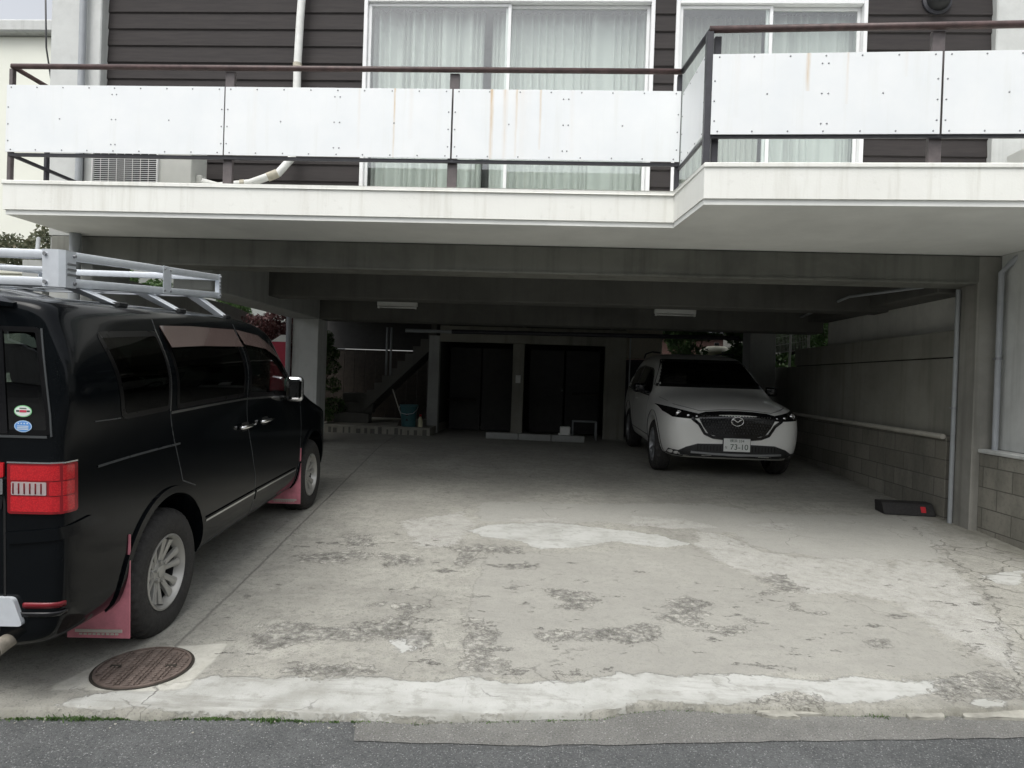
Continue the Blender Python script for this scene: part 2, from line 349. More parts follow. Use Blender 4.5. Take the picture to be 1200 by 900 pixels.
# grime beside the walls and the front edge
base = t.mix(t.math('MULTIPLY', t.math('MULTIPLY', t.math('DIVIDE', attr('mG'), .3, clamp=True), t.ramp(n1, [(.3, .3), (.6, 1.)])), .7), base, (.12, .118, .09))
t.base(base); t.rough(t.mix(mW, .9, .75))
h = t.math('ADD', t.math('MULTIPLY', mW, .5), t.math('MULTIPLY', mE, -.9))
h = t.math('ADD', h, t.math('MULTIPLY', mS, .5)); h = t.math('ADD', h, t.math('MULTIPLY', mJ, -.6)); h = t.math('ADD', h, t.math('MULTIPLY', mK, -1.0)); h = t.math('ADD', h, t.math('MULTIPLY', mC, -1.0))
rgh = t.math('MULTIPLY', t.math('ADD', t.math('MULTIPLY', vd2, .6), t.math('MULTIPLY', n2, .9)), t.math('ADD', .12, t.math('MULTIPLY', t.math('MAXIMUM', mE, mR), .65)))
h = t.math('ADD', h, rgh); h = t.math('ADD', h, t.math('MULTIPLY', fine, .28)); h = t.math('ADD', h, t.math('MULTIPLY', mid, .5))
t.bump(h, .8, .010); t.done('apron')

KEEP = []
# ---------------------------------------------------------------- mesh helpers
def mk(name, bm, mat, parent=None, smooth=False, auto=None):
    me = bpy.data.meshes.new(name); 
    bmesh.ops.recalc_face_normals(bm, faces=bm.faces) if not any(k is bm for k in KEEP) else None
    bm.to_mesh(me); bm.free()
    mats = mat if isinstance(mat, (list, tuple)) else [mat]
    for m in mats: me.materials.append(MATS[m])
    if smooth:
        me.shade_smooth()
        if auto: 
            try: me.set_sharp_from_angle(angle=R(auto))
            except Exception: pass
    o = bpy.data.objects.new(name, me); col.objects.link(o)
    if parent is not None: o.parent = parent
    return o
def empty(name, label, cat, loc=(0, 0, 0), rz=0, group=None):
    o = bpy.data.objects.new(name, None); col.objects.link(o); o.empty_display_size = .2
    o.location = loc; o.rotation_euler = (0, 0, rz); tag(o, label, cat, group); return o
def tag(o, label, cat, group=None):
    o['label'] = label; o['category'] = cat
    if group: o['group'] = group
    return o
def struct(o, kind='structure', label=None):
    o['kind'] = kind
    if label: o['label'] = label
    return o
def BM(): return bmesh.new()
def box(bm, x0, x1, y0, y1, z0, z1, bev=0, mi=0, seg=1):
    g = bmesh.ops.create_cube(bm, size=1)
    vs = g['verts']; M = Matrix.Translation(((x0+x1)/2, (y0+y1)/2, (z0+z1)/2)) @ Matrix.Diagonal((abs(x1-x0), abs(y1-y0), abs(z1-z0), 1))
    bmesh.ops.transform(bm, matrix=M, verts=vs)
    fs = list({f for v in vs for f in v.link_faces})
    if bev:
        es = list({e for v in vs for e in v.link_edges})
        r = bmesh.ops.bevel(bm, geom=es+vs, offset=bev, segments=seg, affect='EDGES', profile=.5)
        fs = r['faces'] + [f for f in fs if f.is_valid]; vs = list({v for f in fs for v in f.verts})
    for f_ in fs: f_.material_index = mi
    return vs
def xf(bm, vs, M): bmesh.ops.transform(bm, matrix=M, verts=vs)
def tube(bm, pts, r, seg=10, mi=0, rad=None, cap=True):
    pts = [Vector(p) for p in pts]; rings = []
    for i, p in enumerate(pts):
        d = (pts[min(i+1, len(pts)-1)] - pts[max(i-1, 0)]).normalized()
        a = d.cross(Vector((0, 0, 1)))
        if a.length < .05: a = d.cross(Vector((0, 1, 0)))
        a.normalize(); b = d.cross(a); rr_ = rad[i] if rad else r
        rings.append([bm.verts.new(p + (a*math.cos(k*2*math.pi/seg) + b*math.sin(k*2*math.pi/seg))*rr_) for k in range(seg)])
    for A, B in zip(rings, rings[1:]):
        for k in range(seg):
            fc = bm.faces.new((A[k], A[(k+1) % seg], B[(k+1) % seg], B[k])); fc.material_index = mi; fc.smooth = True
    if cap:
        for q in (rings[0], rings[-1]):
            fc = bm.faces.new(q); fc.material_index = mi
    return [v for q in rings for v in q]
def lathe(bm, prof, seg=48, axis='Z', mi=0, closed=False):
    rings = []
    for r_, h in prof:
        q = []
        for k in range(seg):
            a = 2*math.pi*k/seg; c, s = r_*math.cos(a), r_*math.sin(a)
            q.append(bm.verts.new({'Z': (c, s, h), 'Y': (c, h, s), 'X': (h, c, s)}[axis]))
        rings.append(q)
    prs = list(zip(rings, rings[1:])) + ([(rings[-1], rings[0])] if closed else [])
    for A, B in prs:
        for k in range(seg):
            fc = bm.faces.new((A[k], A[(k+1) % seg], B[(k+1) % seg], B[k])); fc.material_index = mi; fc.smooth = True
    return rings
def prism(bm, poly, fn, a, b, mi=0):
    """poly of 2D points extruded between a and b; fn(u,v,w)->xyz"""
    A = [bm.verts.new(fn(u, v, a)) for u, v in poly]; B = [bm.verts.new(fn(u, v, b)) for u, v in poly]
    n = len(poly); fs = [bm.faces.new(A), bm.faces.new(B[::-1])]
    for k in range(n): fs.append(bm.faces.new((A[k], B[k], B[(k+1) % n], A[(k+1) % n])))
    for q in fs: q.material_index = mi
    return A+B
XZ = lambda u, v, w: (u, w, v)
YZ = lambda u, v, w: (w, u, v)
XY = lambda u, v, w: (u, v, w)

# ---------------------------------------------------------------- ground
def gza(Y): return np.clip(.045*(Y-3), 0, .34) + .02*np.clip(1-(Y-3)/1.5, 0, 1)
def gz(Y): return float(gza(np.array(float(Y))))
EDGE = [(-9.0, 1.75), (-5.6, 2.2), (-4.2, 2.40), (-3.2, 2.52), (-2.27, 2.63), (-1.82, 2.68), (-1.39, 2.73), (-1.1, 2.75), (-0.55, 2.79), (-0.1, 2.85), (0.28, 2.91), (0.44, 2.99), (0.68, 3.04), (0.92, 3.04), (1.48, 3.08), (2.05, 3.14), (2.31, 3.19), (3.4, 3.34), (4.36, 3.46), (6.5, 3.75)]
ex, ey = np.array(EDGE).T
MASK = {'W':[[(-1.62,3.01),(-1.35,3.06),(-1.02,3.07),(-0.83,3.12),(-0.53,3.1),(-0.37,3.15),(-0.29,3.18),(-0.03,3.14),(0.26,3.22),(0.39,3.29),(0.74,3.31),(1.0,3.33),(1.31,3.36),(1.42,3.32),(1.62,3.4),(1.88,3.4),(2.25,3.46),(2.15,3.36),(1.88,3.25),(1.49,3.12),(1.35,3.16),(1.26,3.22),(1.09,3.11),(0.88,3.05),(0.53,3.04),(0.28,2.91),(-0.1,2.83),(-0.84,2.76),(-1.39,2.73),(-1.92,2.67),(-2.09,2.69),(-1.87,2.87)],[(-0.66,5.78),(-0.47,6.04),(0.05,6.19),(0.52,6.09),(1.05,5.95),(1.28,5.67),(1.05,5.52),(0.64,5.67),(0.33,5.43),(-0.01,5.33),(-0.17,5.54),(-0.47,5.6)],[(3.41,5.18),(3.88,5.41),(3.59,4.99),(3.38,5.0)],[(-0.82,3.51),(-0.68,3.63),(-0.6,3.51),(-0.72,3.39)],[(2.14,3.25),(2.28,3.25),(2.2,3.17),(2.07,3.17)]],'M':[[(-2.21,2.83),(-2.12,3.24),(-1.66,3.38),(-1.63,2.9)]],'E':[[(-1.61,3.63),(-1.5,3.72),(-1.28,3.67),(-0.96,3.77),(-0.81,4.02),(-0.73,4.03),(-0.7,3.74),(-0.57,3.59),(-0.59,3.43),(-0.76,3.57),(-0.94,3.52),(-1.15,3.44),(-1.35,3.34),(-1.52,3.42)],[(-0.47,3.89),(-0.28,3.8),(-0.21,3.63),(-0.24,3.38),(-0.02,3.27),(-0.03,3.18),(-0.29,3.2),(-0.38,3.23),(-0.39,3.51)],[(-0.8,5.3),(-0.53,5.41),(-0.17,5.4),(-0.15,5.22),(-0.5,5.12),(-0.59,4.8),(-0.69,4.85),(-0.66,5.1)],[(-1.7,5.45),(-1.5,5.51),(-1.31,5.22),(-1.53,5.12)],[(-1.93,4.91),(-1.58,5.07),(-1.29,5.0),(-1.47,4.73),(-1.81,4.76)],[(-1.3,5.04),(-0.89,5.02),(-0.84,4.77),(-1.16,4.78)],[(0.87,4.34),(0.98,4.46),(1.16,4.37),(1.03,4.08),(1.04,3.92),(1.24,3.98),(1.4,4.26),(1.31,3.99),(1.11,3.79),(0.87,3.94),(0.73,4.01),(0.84,4.19)],[(0.05,4.46),(0.34,4.5),(0.44,4.28),(0.31,4.06),(0.16,4.1)],[(0.0,3.71),(0.25,3.83),(0.62,3.97),(0.76,3.89),(0.74,3.73),(0.52,3.64),(0.29,3.64),(0.05,3.61)],[(1.61,4.93),(1.86,5.02),(1.87,4.88),(1.93,4.71),(1.7,4.57),(1.53,4.58),(1.66,4.71)],[(1.63,4.47),(1.77,4.38),(1.64,4.25)],[(-1.08,4.01),(-0.87,4.06),(-0.68,4.04),(-0.84,3.93)],[(-1.04,4.31),(-0.82,4.37),(-0.85,4.21)],[(0.07,3.28),(0.31,3.28),(0.22,3.2),(0.09,3.2)],[(1.99,3.41),(2.34,3.54),(2.55,3.52),(2.32,3.19),(2.18,3.29),(1.99,3.23),(1.94,3.28)],[(-1.23,3.13),(-1.01,3.29),(-0.8,3.18),(-1.03,3.09)],[(1.12,3.19),(1.26,3.23),(1.33,3.15),(1.32,3.07),(0.99,3.04)],[(1.88,3.87),(2.06,3.93),(2.06,3.83),(1.89,3.78)],[(-3.29,3.79),(-3.15,3.95),(-2.9,3.71),(-3.04,3.51)]],'R':[[(1.44,6.12),(1.68,5.99),(1.9,5.53),(2.28,5.43),(2.65,5.48),(2.79,5.29),(3.01,5.51),(3.29,5.47),(3.15,4.88),(2.87,4.13),(2.53,3.56),(2.48,3.75),(2.44,4.07),(2.43,4.54),(2.2,4.67),(1.89,4.63),(1.68,4.85),(1.46,5.2),(1.36,5.64)],[(0.9,6.56),(1.41,6.55),(1.67,6.28),(1.25,6.15),(0.86,6.23)],[(2.04,6.43),(2.51,6.61),(2.46,6.35),(2.06,6.22)],[(-1.3,5.96),(-0.81,6.43),(-0.59,5.99),(-0.73,5.31),(-0.99,5.22)],[(-0.28,6.26),(0.17,6.4),(0.25,6.1),(-0.11,5.98)]],'S':[[(-0.69,6.9),(0.6,7.05),(1.84,7.28),(2.21,6.96),(3.3,7.05),(4.03,7.1),(3.63,5.98),(3.28,5.51),(2.91,5.52),(2.75,5.29),(2.28,5.43),(1.93,5.6),(1.7,6.08),(1.17,6.2),(0.54,6.27),(-0.6,6.08)]],'T':[[(-0.35,3.15),(-0.45,4.24),(-0.46,5.13),(0.47,5.38),(1.28,5.57),(1.62,4.67),(2.15,4.55),(2.43,4.44),(2.33,3.52)]]}
def sdf(poly, P):
    poly = np.array(poly, float); n = len(poly); d = np.full(len(P), 1e9); ins = np.zeros(len(P), bool)
    for i in range(n):
        a, b = poly[i], poly[(i+1) % n]; e = b-a; w_ = P-a
        tt = np.clip((w_@e)/max(e@e, 1e-9), 0, 1)[:, None]; d = np.minimum(d, np.linalg.norm(w_-e*tt, axis=1))
        c = ((a[1] > P[:, 1]) != (b[1] > P[:, 1])); xx = a[0] + (P[:, 1]-a[1])/np.where(abs(b[1]-a[1]) < 1e-9, 1e-9, b[1]-a[1])*e[0]
        ins ^= c & (P[:, 0] < xx)
    return np.where(ins, d, -d)
def linedist(pl, P):
    d = np.full(len(P), 1e9); sg = np.ones(len(P))
    for a, b in zip(pl, pl[1:]):
        a = np.array(a); b = np.array(b); e = b-a; w_ = P-a
        tt = np.clip((w_@e)/(e@e), 0, 1)[:, None]; q = np.linalg.norm(w_-e*tt, axis=1); m = q < d
        sg = np.where(m, np.sign(e[0]*w_[:, 1]-e[1]*w_[:, 0]+1e-12), sg); d = np.minimum(d, q)
    return d*sg
def build_apron():
    xs = np.unique(np.concatenate([np.arange(-9, -4, .12), np.arange(-4, 4.4, .045), np.arange(4.4, 6.5, .2)]))
    ts = np.concatenate([np.arange(0, 4.2, .045), np.arange(4.2, 13.3, .15)]); 
    nx, nyy = len(xs), len(ts)
    wig = np.interp(xs, ex, ey) + np.convolve(rng.normal(0, .02, nx+8), np.ones(5)/5, 'same')[4:-4]*1.0
    V = np.zeros((nyy, nx, 3))
    for j, tt in enumerate(ts):
        V[j, :, 0] = xs; V[j, :, 1] = wig + tt*(16.0-wig)/13.3
        V[j, :, 2] = gza(V[j, :, 1])
    sk = V[0].copy(); sk[:, 2] = -.03; sk[:, 1] -= .004
    V = np.concatenate([sk[None], V]); nyy += 1
    P = V.reshape(-1, 3)
    idx = np.arange(nyy*nx).reshape(nyy, nx)
    F = np.stack([idx[:-1, :-1], idx[:-1, 1:], idx[1:, 1:], idx[1:, :-1]], -1).reshape(-1, 4)
    me = bpy.data.meshes.new('driveway'); me.from_pydata(P.tolist(), [], F.tolist()); me.materials.append(MATS['apron']); me.shade_smooth()
    Q = P[:, :2]
    def put(n, a):
        at = me.attributes.new(n, 'FLOAT', 'POINT'); at.data.foreach_set('value', a.astype(np.float32))
    for k in 'WMERST':
        d = np.max([sdf(q, Q) for q in MASK[k]], axis=0); put('m'+k, np.clip(d, -.5, .5))
    JO = [[(-1.76, 2.9), (-1.911, 3.336), (-2.217, 6.185), (-2.62, 10.0), (-2.9, 13)], [(-4.2, 6.2), (-2.217, 6.35)], [(-2.3, 7.15), (4.2, 7.75)]]
    for k_, q_ in zip(('mJ', 'mJb', 'mJc'), JO): put(k_, linedist(q_, Q))
    CR = [[(3.67, 6.6), (3.4, 5.38), (3.16, 4.72), (2.83, 4.06), (2.50, 3.5)], [(-.42, 5.3), (-.45, 4.3), (-.36, 3.2)]]
    put('mK', linedist(CR[0], Q)); put('mKb', linedist(CR[1], Q))
    put('mC', np.clip(sdf([(2.35, 3.1), (3.2, 4.7), (3.5, 6.2), (4.4, 6.2), (4.6, 3.3)], Q), -.3, .3))
    put('mZ', np.clip(sdf([(-1.9, 3.1), (-2.2, 5.6), (-1.2, 5.7), (.4, 5.0), (2.2, 4.6), (3.4, 5.6), (4.2, 6.0), (4.2, 3.4), (1.9, 3.5), (0, 3.2)], Q), -.2, .2))
    g = np.minimum(np.abs(Q[:, 0]-4.2), 9)
    gg = np.clip(.28-g, 0, .3); fr = np.clip(.07-(Q[:, 1]-np.interp(Q[:, 0], ex, ey)), 0, .07)*3
    bk = np.clip((Q[:, 1]-12.2)*.2, 0, .12)
    put('mG', np.maximum(np.maximum(gg, fr), bk))
    o = bpy.data.objects.new('driveway', me); col.objects.link(o)
    struct(o, label='worn patched concrete driveway')
build_apron()

bm = BM(); S_ = 260
ring_ = [bm.verts.new((x, y, -.012)) for x, y in ((-S_, -S_), (S_, -S_), (S_, S_), (-S_, S_))]; bm.faces.new(ring_)
struct(mk('ground', bm, 'asphalt'), label='asphalt street surface')
# older lighter asphalt repair along the kerbless edge
bm = BM()
lo = [(-.80, 2.70), (-.74, 2.62), (-.09, 2.655), (.81, 2.78), (2.16, 2.97), (4.5, 3.3), (7, 3.62)]
hi = [(x, float(np.interp(x, ex, ey))+.1) for x in np.linspace(7, -.80, 30)]
lo = [(float(x), float(np.interp(x, [q[0] for q in lo], [q[1] for q in lo]))+random.gauss(0, .004)) for x in np.linspace(-.74, 7, 120)]
pl = lo+hi
vs = [bm.verts.new((x, y, -.008)) for x, y in pl]; fc = bm.faces.new(vs)
struct(mk('road_patch', bm, 'asphalt_old'), label='paler asphalt repair strip')

def clump_blades(bm, x, y, z, n, h, sp, mi=0):
    for _ in range(n):
        a = random.uniform(0, 6.28); px, py = x+random.gauss(0, sp), y+random.gauss(0, sp*.5); hh = h*random.uniform(.4, 1.2)
        dx, dy = math.cos(a)*hh*.6, math.sin(a)*hh*.6; wx, wy = -math.sin(a)*.0025, math.cos(a)*.0025
        v = [bm.verts.new(q) for q in ((px-wx, py-wy, z), (px+wx, py+wy, z), (px+dx*.5+wx, py+dy*.5+wy, z+hh*.7), (px+dx, py+dy, z+hh), (px+dx*.5-wx, py+dy*.5-wy, z+hh*.7))]
        bm.faces.new(v)
bm = BM(); KEEP.append(bm)
for _ in range(420):
    x = random.choice([random.uniform(-2.9, -1.0), random.uniform(-2.9, -1.0), random.uniform(-1, .5), random.uniform(.5, 4.2)])
    clump_blades(bm, x, float(np.interp(x, ex, ey))-.010, -.012, 9, .008, .012)
for x in (-2.02, -1.95, -1.9, -1.15, -1.12, -2.3, -2.55, -.5, 1.6):
    clump_blades(bm, x, float(np.interp(x, ex, ey))-.015, -.012, 26, .017, .02)
struct(mk('edge_moss', bm, 'moss'), 'stuff', 'moss and short grass in the joint between driveway and asphalt')
# loose broken slabs at the right of the edge
def stone(x, y, sx, sy, h, rot, z=0):
    bm = BM(); n = random.randint(6, 8)
    poly = [((sx*random.uniform(.6, 1.15))*math.cos(6.283*(k+random.uniform(-.3, .3))/n), (sy*random.uniform(.6, 1.15))*math.sin(6.283*(k+random.uniform(-.3, .3))/n)) for k in range(n)]
    prism(bm, poly, XY, 0, h); bmesh.ops.bevel(bm, geom=[e for e in bm.edges if abs((e.verts[0].co-e.verts[1].co).z) < 1e-4 and e.verts[0].co.z > h*.5], offset=.003, segments=1, affect='EDGES')
    o = mk('concrete_fragment', bm, 'stone_pale'); o.location = (x, y, z); o.rotation_euler = (random.uniform(-.03, .03), random.uniform(-.03, .03), rot); return o
SLP = [
[(1.054, 3.08), (1.172, 3.159), (1.328, 3.199), (1.441, 3.181), (1.383, 3.065), (1.184, 3.029), (1.01, 3.025)] ,
[(1.466, 3.184), (1.754, 3.246), (2.007, 3.213), (1.964, 3.142), (1.733, 3.131), (1.459, 3.087)] ,
[(2.007, 3.161), (2.165, 3.2), (2.365, 3.207), (2.309, 3.129), (1.986, 3.101)] ,
[(1.041, 3.064), (1.1, 3.063), (1.203, 3.018), (1.097, 2.999), (1.037, 3.014)] ,
[(1.716, 3.101), (1.906, 3.128), (1.891, 3.084), (1.717, 3.065)] ,
[(0.471, 3.068), (0.598, 3.112), (0.755, 3.099), (0.733, 3.052), (0.524, 3.022)] ,
]
SLL = ['broad pale slab fragment at the driveway edge with a chip lying in front of it', 'long pale slab fragment in front of the crumbled right corner', 'pale slab fragment cut by the right edge of the photo', 'small whitish chip lying on the asphalt in front of the broad slab fragment', 'thin grey sliver below the long slab fragment', 'flat grey fragment left of the dip in the driveway edge']
for lb, pl_ in zip(SLL, SLP):
    cx_ = sum(p_[0] for p_ in pl_)/len(pl_); cy_ = sum(p_[1] for p_ in pl_)/len(pl_); out_ = []
    for a_, b_ in zip(pl_, pl_[1:]+pl_[:1]):
        for q_ in (0, .25, .5, .75): out_.append((a_[0]+(b_[0]-a_[0])*q_-cx_+random.gauss(0, .004), a_[1]+(b_[1]-a_[1])*q_-cy_+random.gauss(0, .004)))
    bm = BM(); prism(bm, out_, XY, 0, .017); bmesh.ops.bevel(bm, geom=[e for e in bm.edges if e.verts[0].co.z > .01 and e.verts[1].co.z > .01], offset=.003, segments=1, affect='EDGES')
    o = mk('concrete_fragment', bm, 'stone_pale'); o.location = (cx_, cy_, -.009); o.rotation_euler = (random.uniform(-.03, .03), random.uniform(-.02, .02), 0)
    tag(o, lb, 'concrete fragment', 'broken concrete fragments along the driveway edge')
bm = BM()
for _ in range(420):
    x = random.uniform(.4, 4.3) if random.random() < .75 else random.uniform(-2.8, .4); y = float(np.interp(x, ex, ey)) + random.gauss(-.03, .03); s_ = random.uniform(.002, .007)
    z_ = (gz(y)) if y > float(np.interp(x, ex, ey)) else -.010
    v = bmesh.ops.create_icosphere(bm, subdivisions=1, radius=s_)['verts']
    xf(bm, v, Matrix.Translation((x, y, z_)) @ Matrix.Rotation(random.uniform(0, 3), 4, 'Z') @ Matrix.Diagonal((1, random.uniform(.5, 1), random.uniform(.3, .7), 1)))
struct(mk('gravel', bm, 'stone_pale'), 'stuff', 'crumbs of stone along the driveway edge')

simple('iron', (.155, .122, .105), .6, metal=.1, var=.3, vs=14, bump=.3, bs=70)
simple('dirt', (.03, .026, .02), .9)
# manhole cover
mh = empty('manhole_cover', 'round rusty iron manhole cover set in the driveway behind the van', 'manhole cover', (-1.925, 3.075, gz(3.07)+.004), R(8)); mh.rotation_euler.x = .032
bm = BM(); lathe(bm, [(.0001, .0), (.212, .0), (.212, .008), (.200, .009), (.200, .002), (.0001, .002)], 64); mk('rim', bm, 'iron', mh, True, 30)
bm = BM(); lathe(bm, [(.2125, .0), (.226, .0), (.226, .0015), (.2125, .0015)], 64); mk('frame_ring', bm, 'dirt', mh, True, 30)
bm = BM()
for i in range(-4, 5):
    x = i*.043
    L_ = math.sqrt(max(0, .192**2-x*x)); y = -L_+.008
    while y < L_-.008:
        if i % 2 == 0:
            v = box(bm, -.0155, .0155, -.0075, .0075, .002, .010, .0015); xf(bm, v, Matrix.Translation((x, y, 0)) @ Matrix.Rotation(.55, 4, 'Z')); y += .0235
        else:
            for q in (-.009, .009):
                v = box(bm, -.006, .006, -.010, .010, .002, .010, .0015); xf(bm, v, Matrix.Translation((x+q, y+(.012 if q > 0 else 0), 0)))
            y += .029
mk('tread_pattern', bm, 'iron', mh)
bm = BM()
bm.free()
for s_ in (-1, 1):
    bm = BM(); box(bm, s_*.13-.026, s_*.13+.026, -.010, .010, .004, .0105, .003); mk('lifting_slot', bm, 'dirt', mh)
# ================================================================ BUILDING
B = empty('apartment_building', 'two storey apartment building with open ground floor parking and dark siding above', 'building', (0, 6.6, 0))
BO = Vector((0, 6.6, 0))
def part(name, bm, mat, parent=B, **k):
    o = mk(name, bm, mat, parent, **k)
    off = BO if parent is B else Vector((0, 0, 0))
    o.location = -off if parent is B else (0, 0, 0)
    return o
def bpart(name, x0, x1, y0, y1, z0, z1, mat, bev=.008):
    bm = BM(); box(bm, x0, x1, y0, y1, z0, z1, bev); return part(name, bm, mat)
# ground floor frame
bpart('pillar', -5.30, -4.83, 6.62, 7.25, -.02, 2.855, 'concrete')
bpart('pillar', 4.20, 4.44, 6.60, 6.95, -.02, 2.855, 'pillar_conc')
bpart('pillar', -4.17, -3.74, 10.42, 10.85, -.02, 2.42, 'concrete_light')
bpart('pillar', 3.68, 4.14, 12.0, 12.45, -.02, 2.60, 'concrete')
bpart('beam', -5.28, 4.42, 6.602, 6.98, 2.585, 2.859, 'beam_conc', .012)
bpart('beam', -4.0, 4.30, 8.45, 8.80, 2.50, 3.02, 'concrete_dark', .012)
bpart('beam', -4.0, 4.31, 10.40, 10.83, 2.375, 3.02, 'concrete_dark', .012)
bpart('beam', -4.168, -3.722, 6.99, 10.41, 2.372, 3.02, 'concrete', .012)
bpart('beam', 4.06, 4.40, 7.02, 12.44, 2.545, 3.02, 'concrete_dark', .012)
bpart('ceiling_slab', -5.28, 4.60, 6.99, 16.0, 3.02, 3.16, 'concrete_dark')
bpart('drip_ledge', -5.29, 4.10, 6.585, 6.60, 2.575, 2.60, 'beam_conc', .003)
# balcony slab: two steps
def slab_poly(i=0.0):
    return [(-5.05+i, 5.70+i), (1.05+i*.4, 5.70+i), (1.05+i*.4+.08, 4.94+i), (9.5, 4.94+i-.35), (9.5, 6.60), (-5.05+i, 6.60)]
bm = BM(); prism(bm, slab_poly(.012), XY, 2.905, 3.135); part('balcony_slab', bm, 'paint_white')
bm = BM(); prism(bm, slab_poly(0), XY, 3.135, 3.172); bmesh.ops.bevel(bm, geom=list(bm.edges), offset=.006, segments=1, affect='EDGES'); part('slab_lip', bm, 'paint_white')
bm = BM(); prism(bm, slab_poly(.03), XY, 2.862, 2.905); part('soffit', bm, 'soffit_paint')
bm = BM(); box(bm, -5.3, 9.5, 6.602, 6.80, 2.86, 3.17); part('slab_edge', bm, 'concrete')
# upper storey wall with window openings
ZT = 6.4
def clap(bm, x0, x1, y, z0, z1, h=.179):
    z = z0
    k = 0
    while z < z1-.01:
        zt = min(z+h, z1)
        a = [bm.verts.new(q) for q in ((x0, y-.004, z), (x1, y-.004, z), (x1, y-.016, z+.012), (x0, y-.016, z+.012), (x1, y-.002, zt), (x0, y-.002, zt), (x0, y+.02, z), (x1, y+.02, z), (x1, y+.02, zt), (x0, y+.02, zt))]
        for q in ((0, 1, 2, 3), (3, 2, 4, 5), (6, 7, 1, 0), (5, 4, 8, 9), (0, 3, 5, 9, 6), (1, 7, 8, 4, 2)): bm.faces.new([a[i] for i in q])
        z = zt
WY = 6.82
bm = BM()
for x0, x1 in ((-4.86, -2.05), (1.0, 1.215), (3.14, 4.37)): clap(bm, x0, x1, WY, 3.17, ZT)
for x0, x1 in ((-2.05, 1.0), (1.215, 3.14)): clap(bm, x0, x1, WY, 5.49, ZT)
part('siding_wall', bm, 'siding')
bm = BM(); box(bm, -5.42, -4.862, 6.70, 7.3, 3.17, ZT, .01); part('corner_wall', bm, 'concrete_light')
bm = BM(); box(bm, 4.372, 5.2, 6.74, 7.3, 3.17, ZT, .01); part('corner_wall', bm, 'concrete_light')
bm = BM(); box(bm, 5.2, 9.5, 6.80, 7.3, 3.17, ZT, .0); part('side_wall', bm, 'render_cream')
# room shells behind the windows and the rest of the block
bm = BM(); box(bm, -4.9, 4.4, WY+.022, WY+.12, 5.6, ZT); box(bm, -5.4, 9.5, 12.0, 12.2, 3.16, ZT); box(bm, -5.4, -5.28, 7.3, 12.0, 3.16, ZT); box(bm, 9.4, 9.52, 7.3, 12.0, 3.16, ZT)
box(bm, 1.04, 1.16, 6.95, 12, 3.16, ZT-.2); box(bm, -4.8, -2.2, WY+.022, WY+.1, 3.17, 5.6); box(bm, 3.25, 4.4, WY+.022, WY+.1, 3.17, 5.6)
part('inner_wall', bm, 'room')
bm = BM(); box(bm, -5.55, 9.6, 6.5, 12.3, ZT, ZT+.25, .02); part('roof', bm, 'concrete')

def window(x0, x1, z0, z1, mull, split_y=.035):
    bm = BM(); y0, y1 = WY-.035, WY+.07
    box(bm, x0, x0+.04, y0, y1, z0, z1, .004); box(bm, x1-.04, x1, y0, y1, z0, z1, .004)
    box(bm, x0+.041, x1-.041, y0, y1, z1-.045, z1, .004); box(bm, x0+.041, x1-.041, y0, y1, z0, z0+.05, .004)
    fr = part('window', bm, 'alu_white')
    for k, (a, b, yy) in enumerate(((x0+.042, mull+.03, WY-.002), (mull-.03, x1-.042, WY+.032))):
        bm = BM(); zz0, zz1 = z0+.052, z1-.047; s = .034
        box(bm, a, a+s, yy, yy+.028, zz0, zz1, .003); box(bm, b-s, b, yy, yy+.028, zz0, zz1, .003)
        box(bm, a+s, b-s, yy+.001, yy+.027, zz1-s, zz1, .003); box(bm, a+s, b-s, yy+.001, yy+.027, zz0, zz0+s*1.6, .003)
        mk('sash', bm, 'alu_white', fr)
        bm = BM(); box(bm, a+s, b-s, yy+.011, yy+.017, zz0+s*1.6, zz1-s); mk('pane', bm, 'glass_house', fr)
    return fr
window(-2.05, 1.0, 3.19, 5.485, -.52)
window(1.215, 3.14, 3.19, 5.47, 2.175)
def curtain(x0, x1, z0, z1, y, label, mat='curtain_cloth', folds=9, amp=.035, seed=1):
    rd = random.Random(seed); n = int((x1-x0)/.012); ph = 0; xs_ = []; 
    bm = BM(); KEEP.append(bm); zs = [z0+(z1-z0)*k/10 for k in range(11)]; cols = []
    for i in range(n+1):
        x = x0+(x1-x0)*i/n
        if i % 9 == 0: sp_ = rd.choice([.35, .6, 1.0, 1.3, 1.9])
        ph += 2*math.pi*folds/n*sp_*rd.uniform(.7, 1.3)
        cols.append((x, ph))
    grid = [[bm.verts.new((x+.006*math.sin(z*2+p_), y+amp*math.sin(p_+.25*math.sin(z*1.3))*(1.0+.15*math.sin(z*2+x*5)), z)) for z in zs] for x, p_ in cols]
    for A, Bq in zip(grid, grid[1:]):
        for k in range(10): bm.faces.new((A[k], Bq[k], Bq[k+1], A[k+1]))
    o = mk('curtain', bm, mat, None, True); md = o.modifiers.new('t', 'SOLIDIFY'); md.thickness = .002
    return tag(o, label, 'curtain', 'curtains behind the upper windows')
curtain(-1.99, -.78, 3.22, 5.44, WY+.16, 'pale green-white pleated curtain in the left half of the wide left window', folds=17, seed=3)
curtain(-.70, .97, 3.27, 5.44, WY+.19, 'pale curtain filling the right half of the wide left window', folds=21, amp=.022, seed=5)
curtain(1.28, 2.15, 3.22, 5.42, WY+.22, 'darker grey curtain in the left half of the right window', 'curtain_grey', folds=10, amp=.02, seed=8)
curtain(2.19, 3.10, 3.22, 5.42, WY+.17, 'pale curtain in the right half of the right window', folds=14, amp=.022, seed=9)
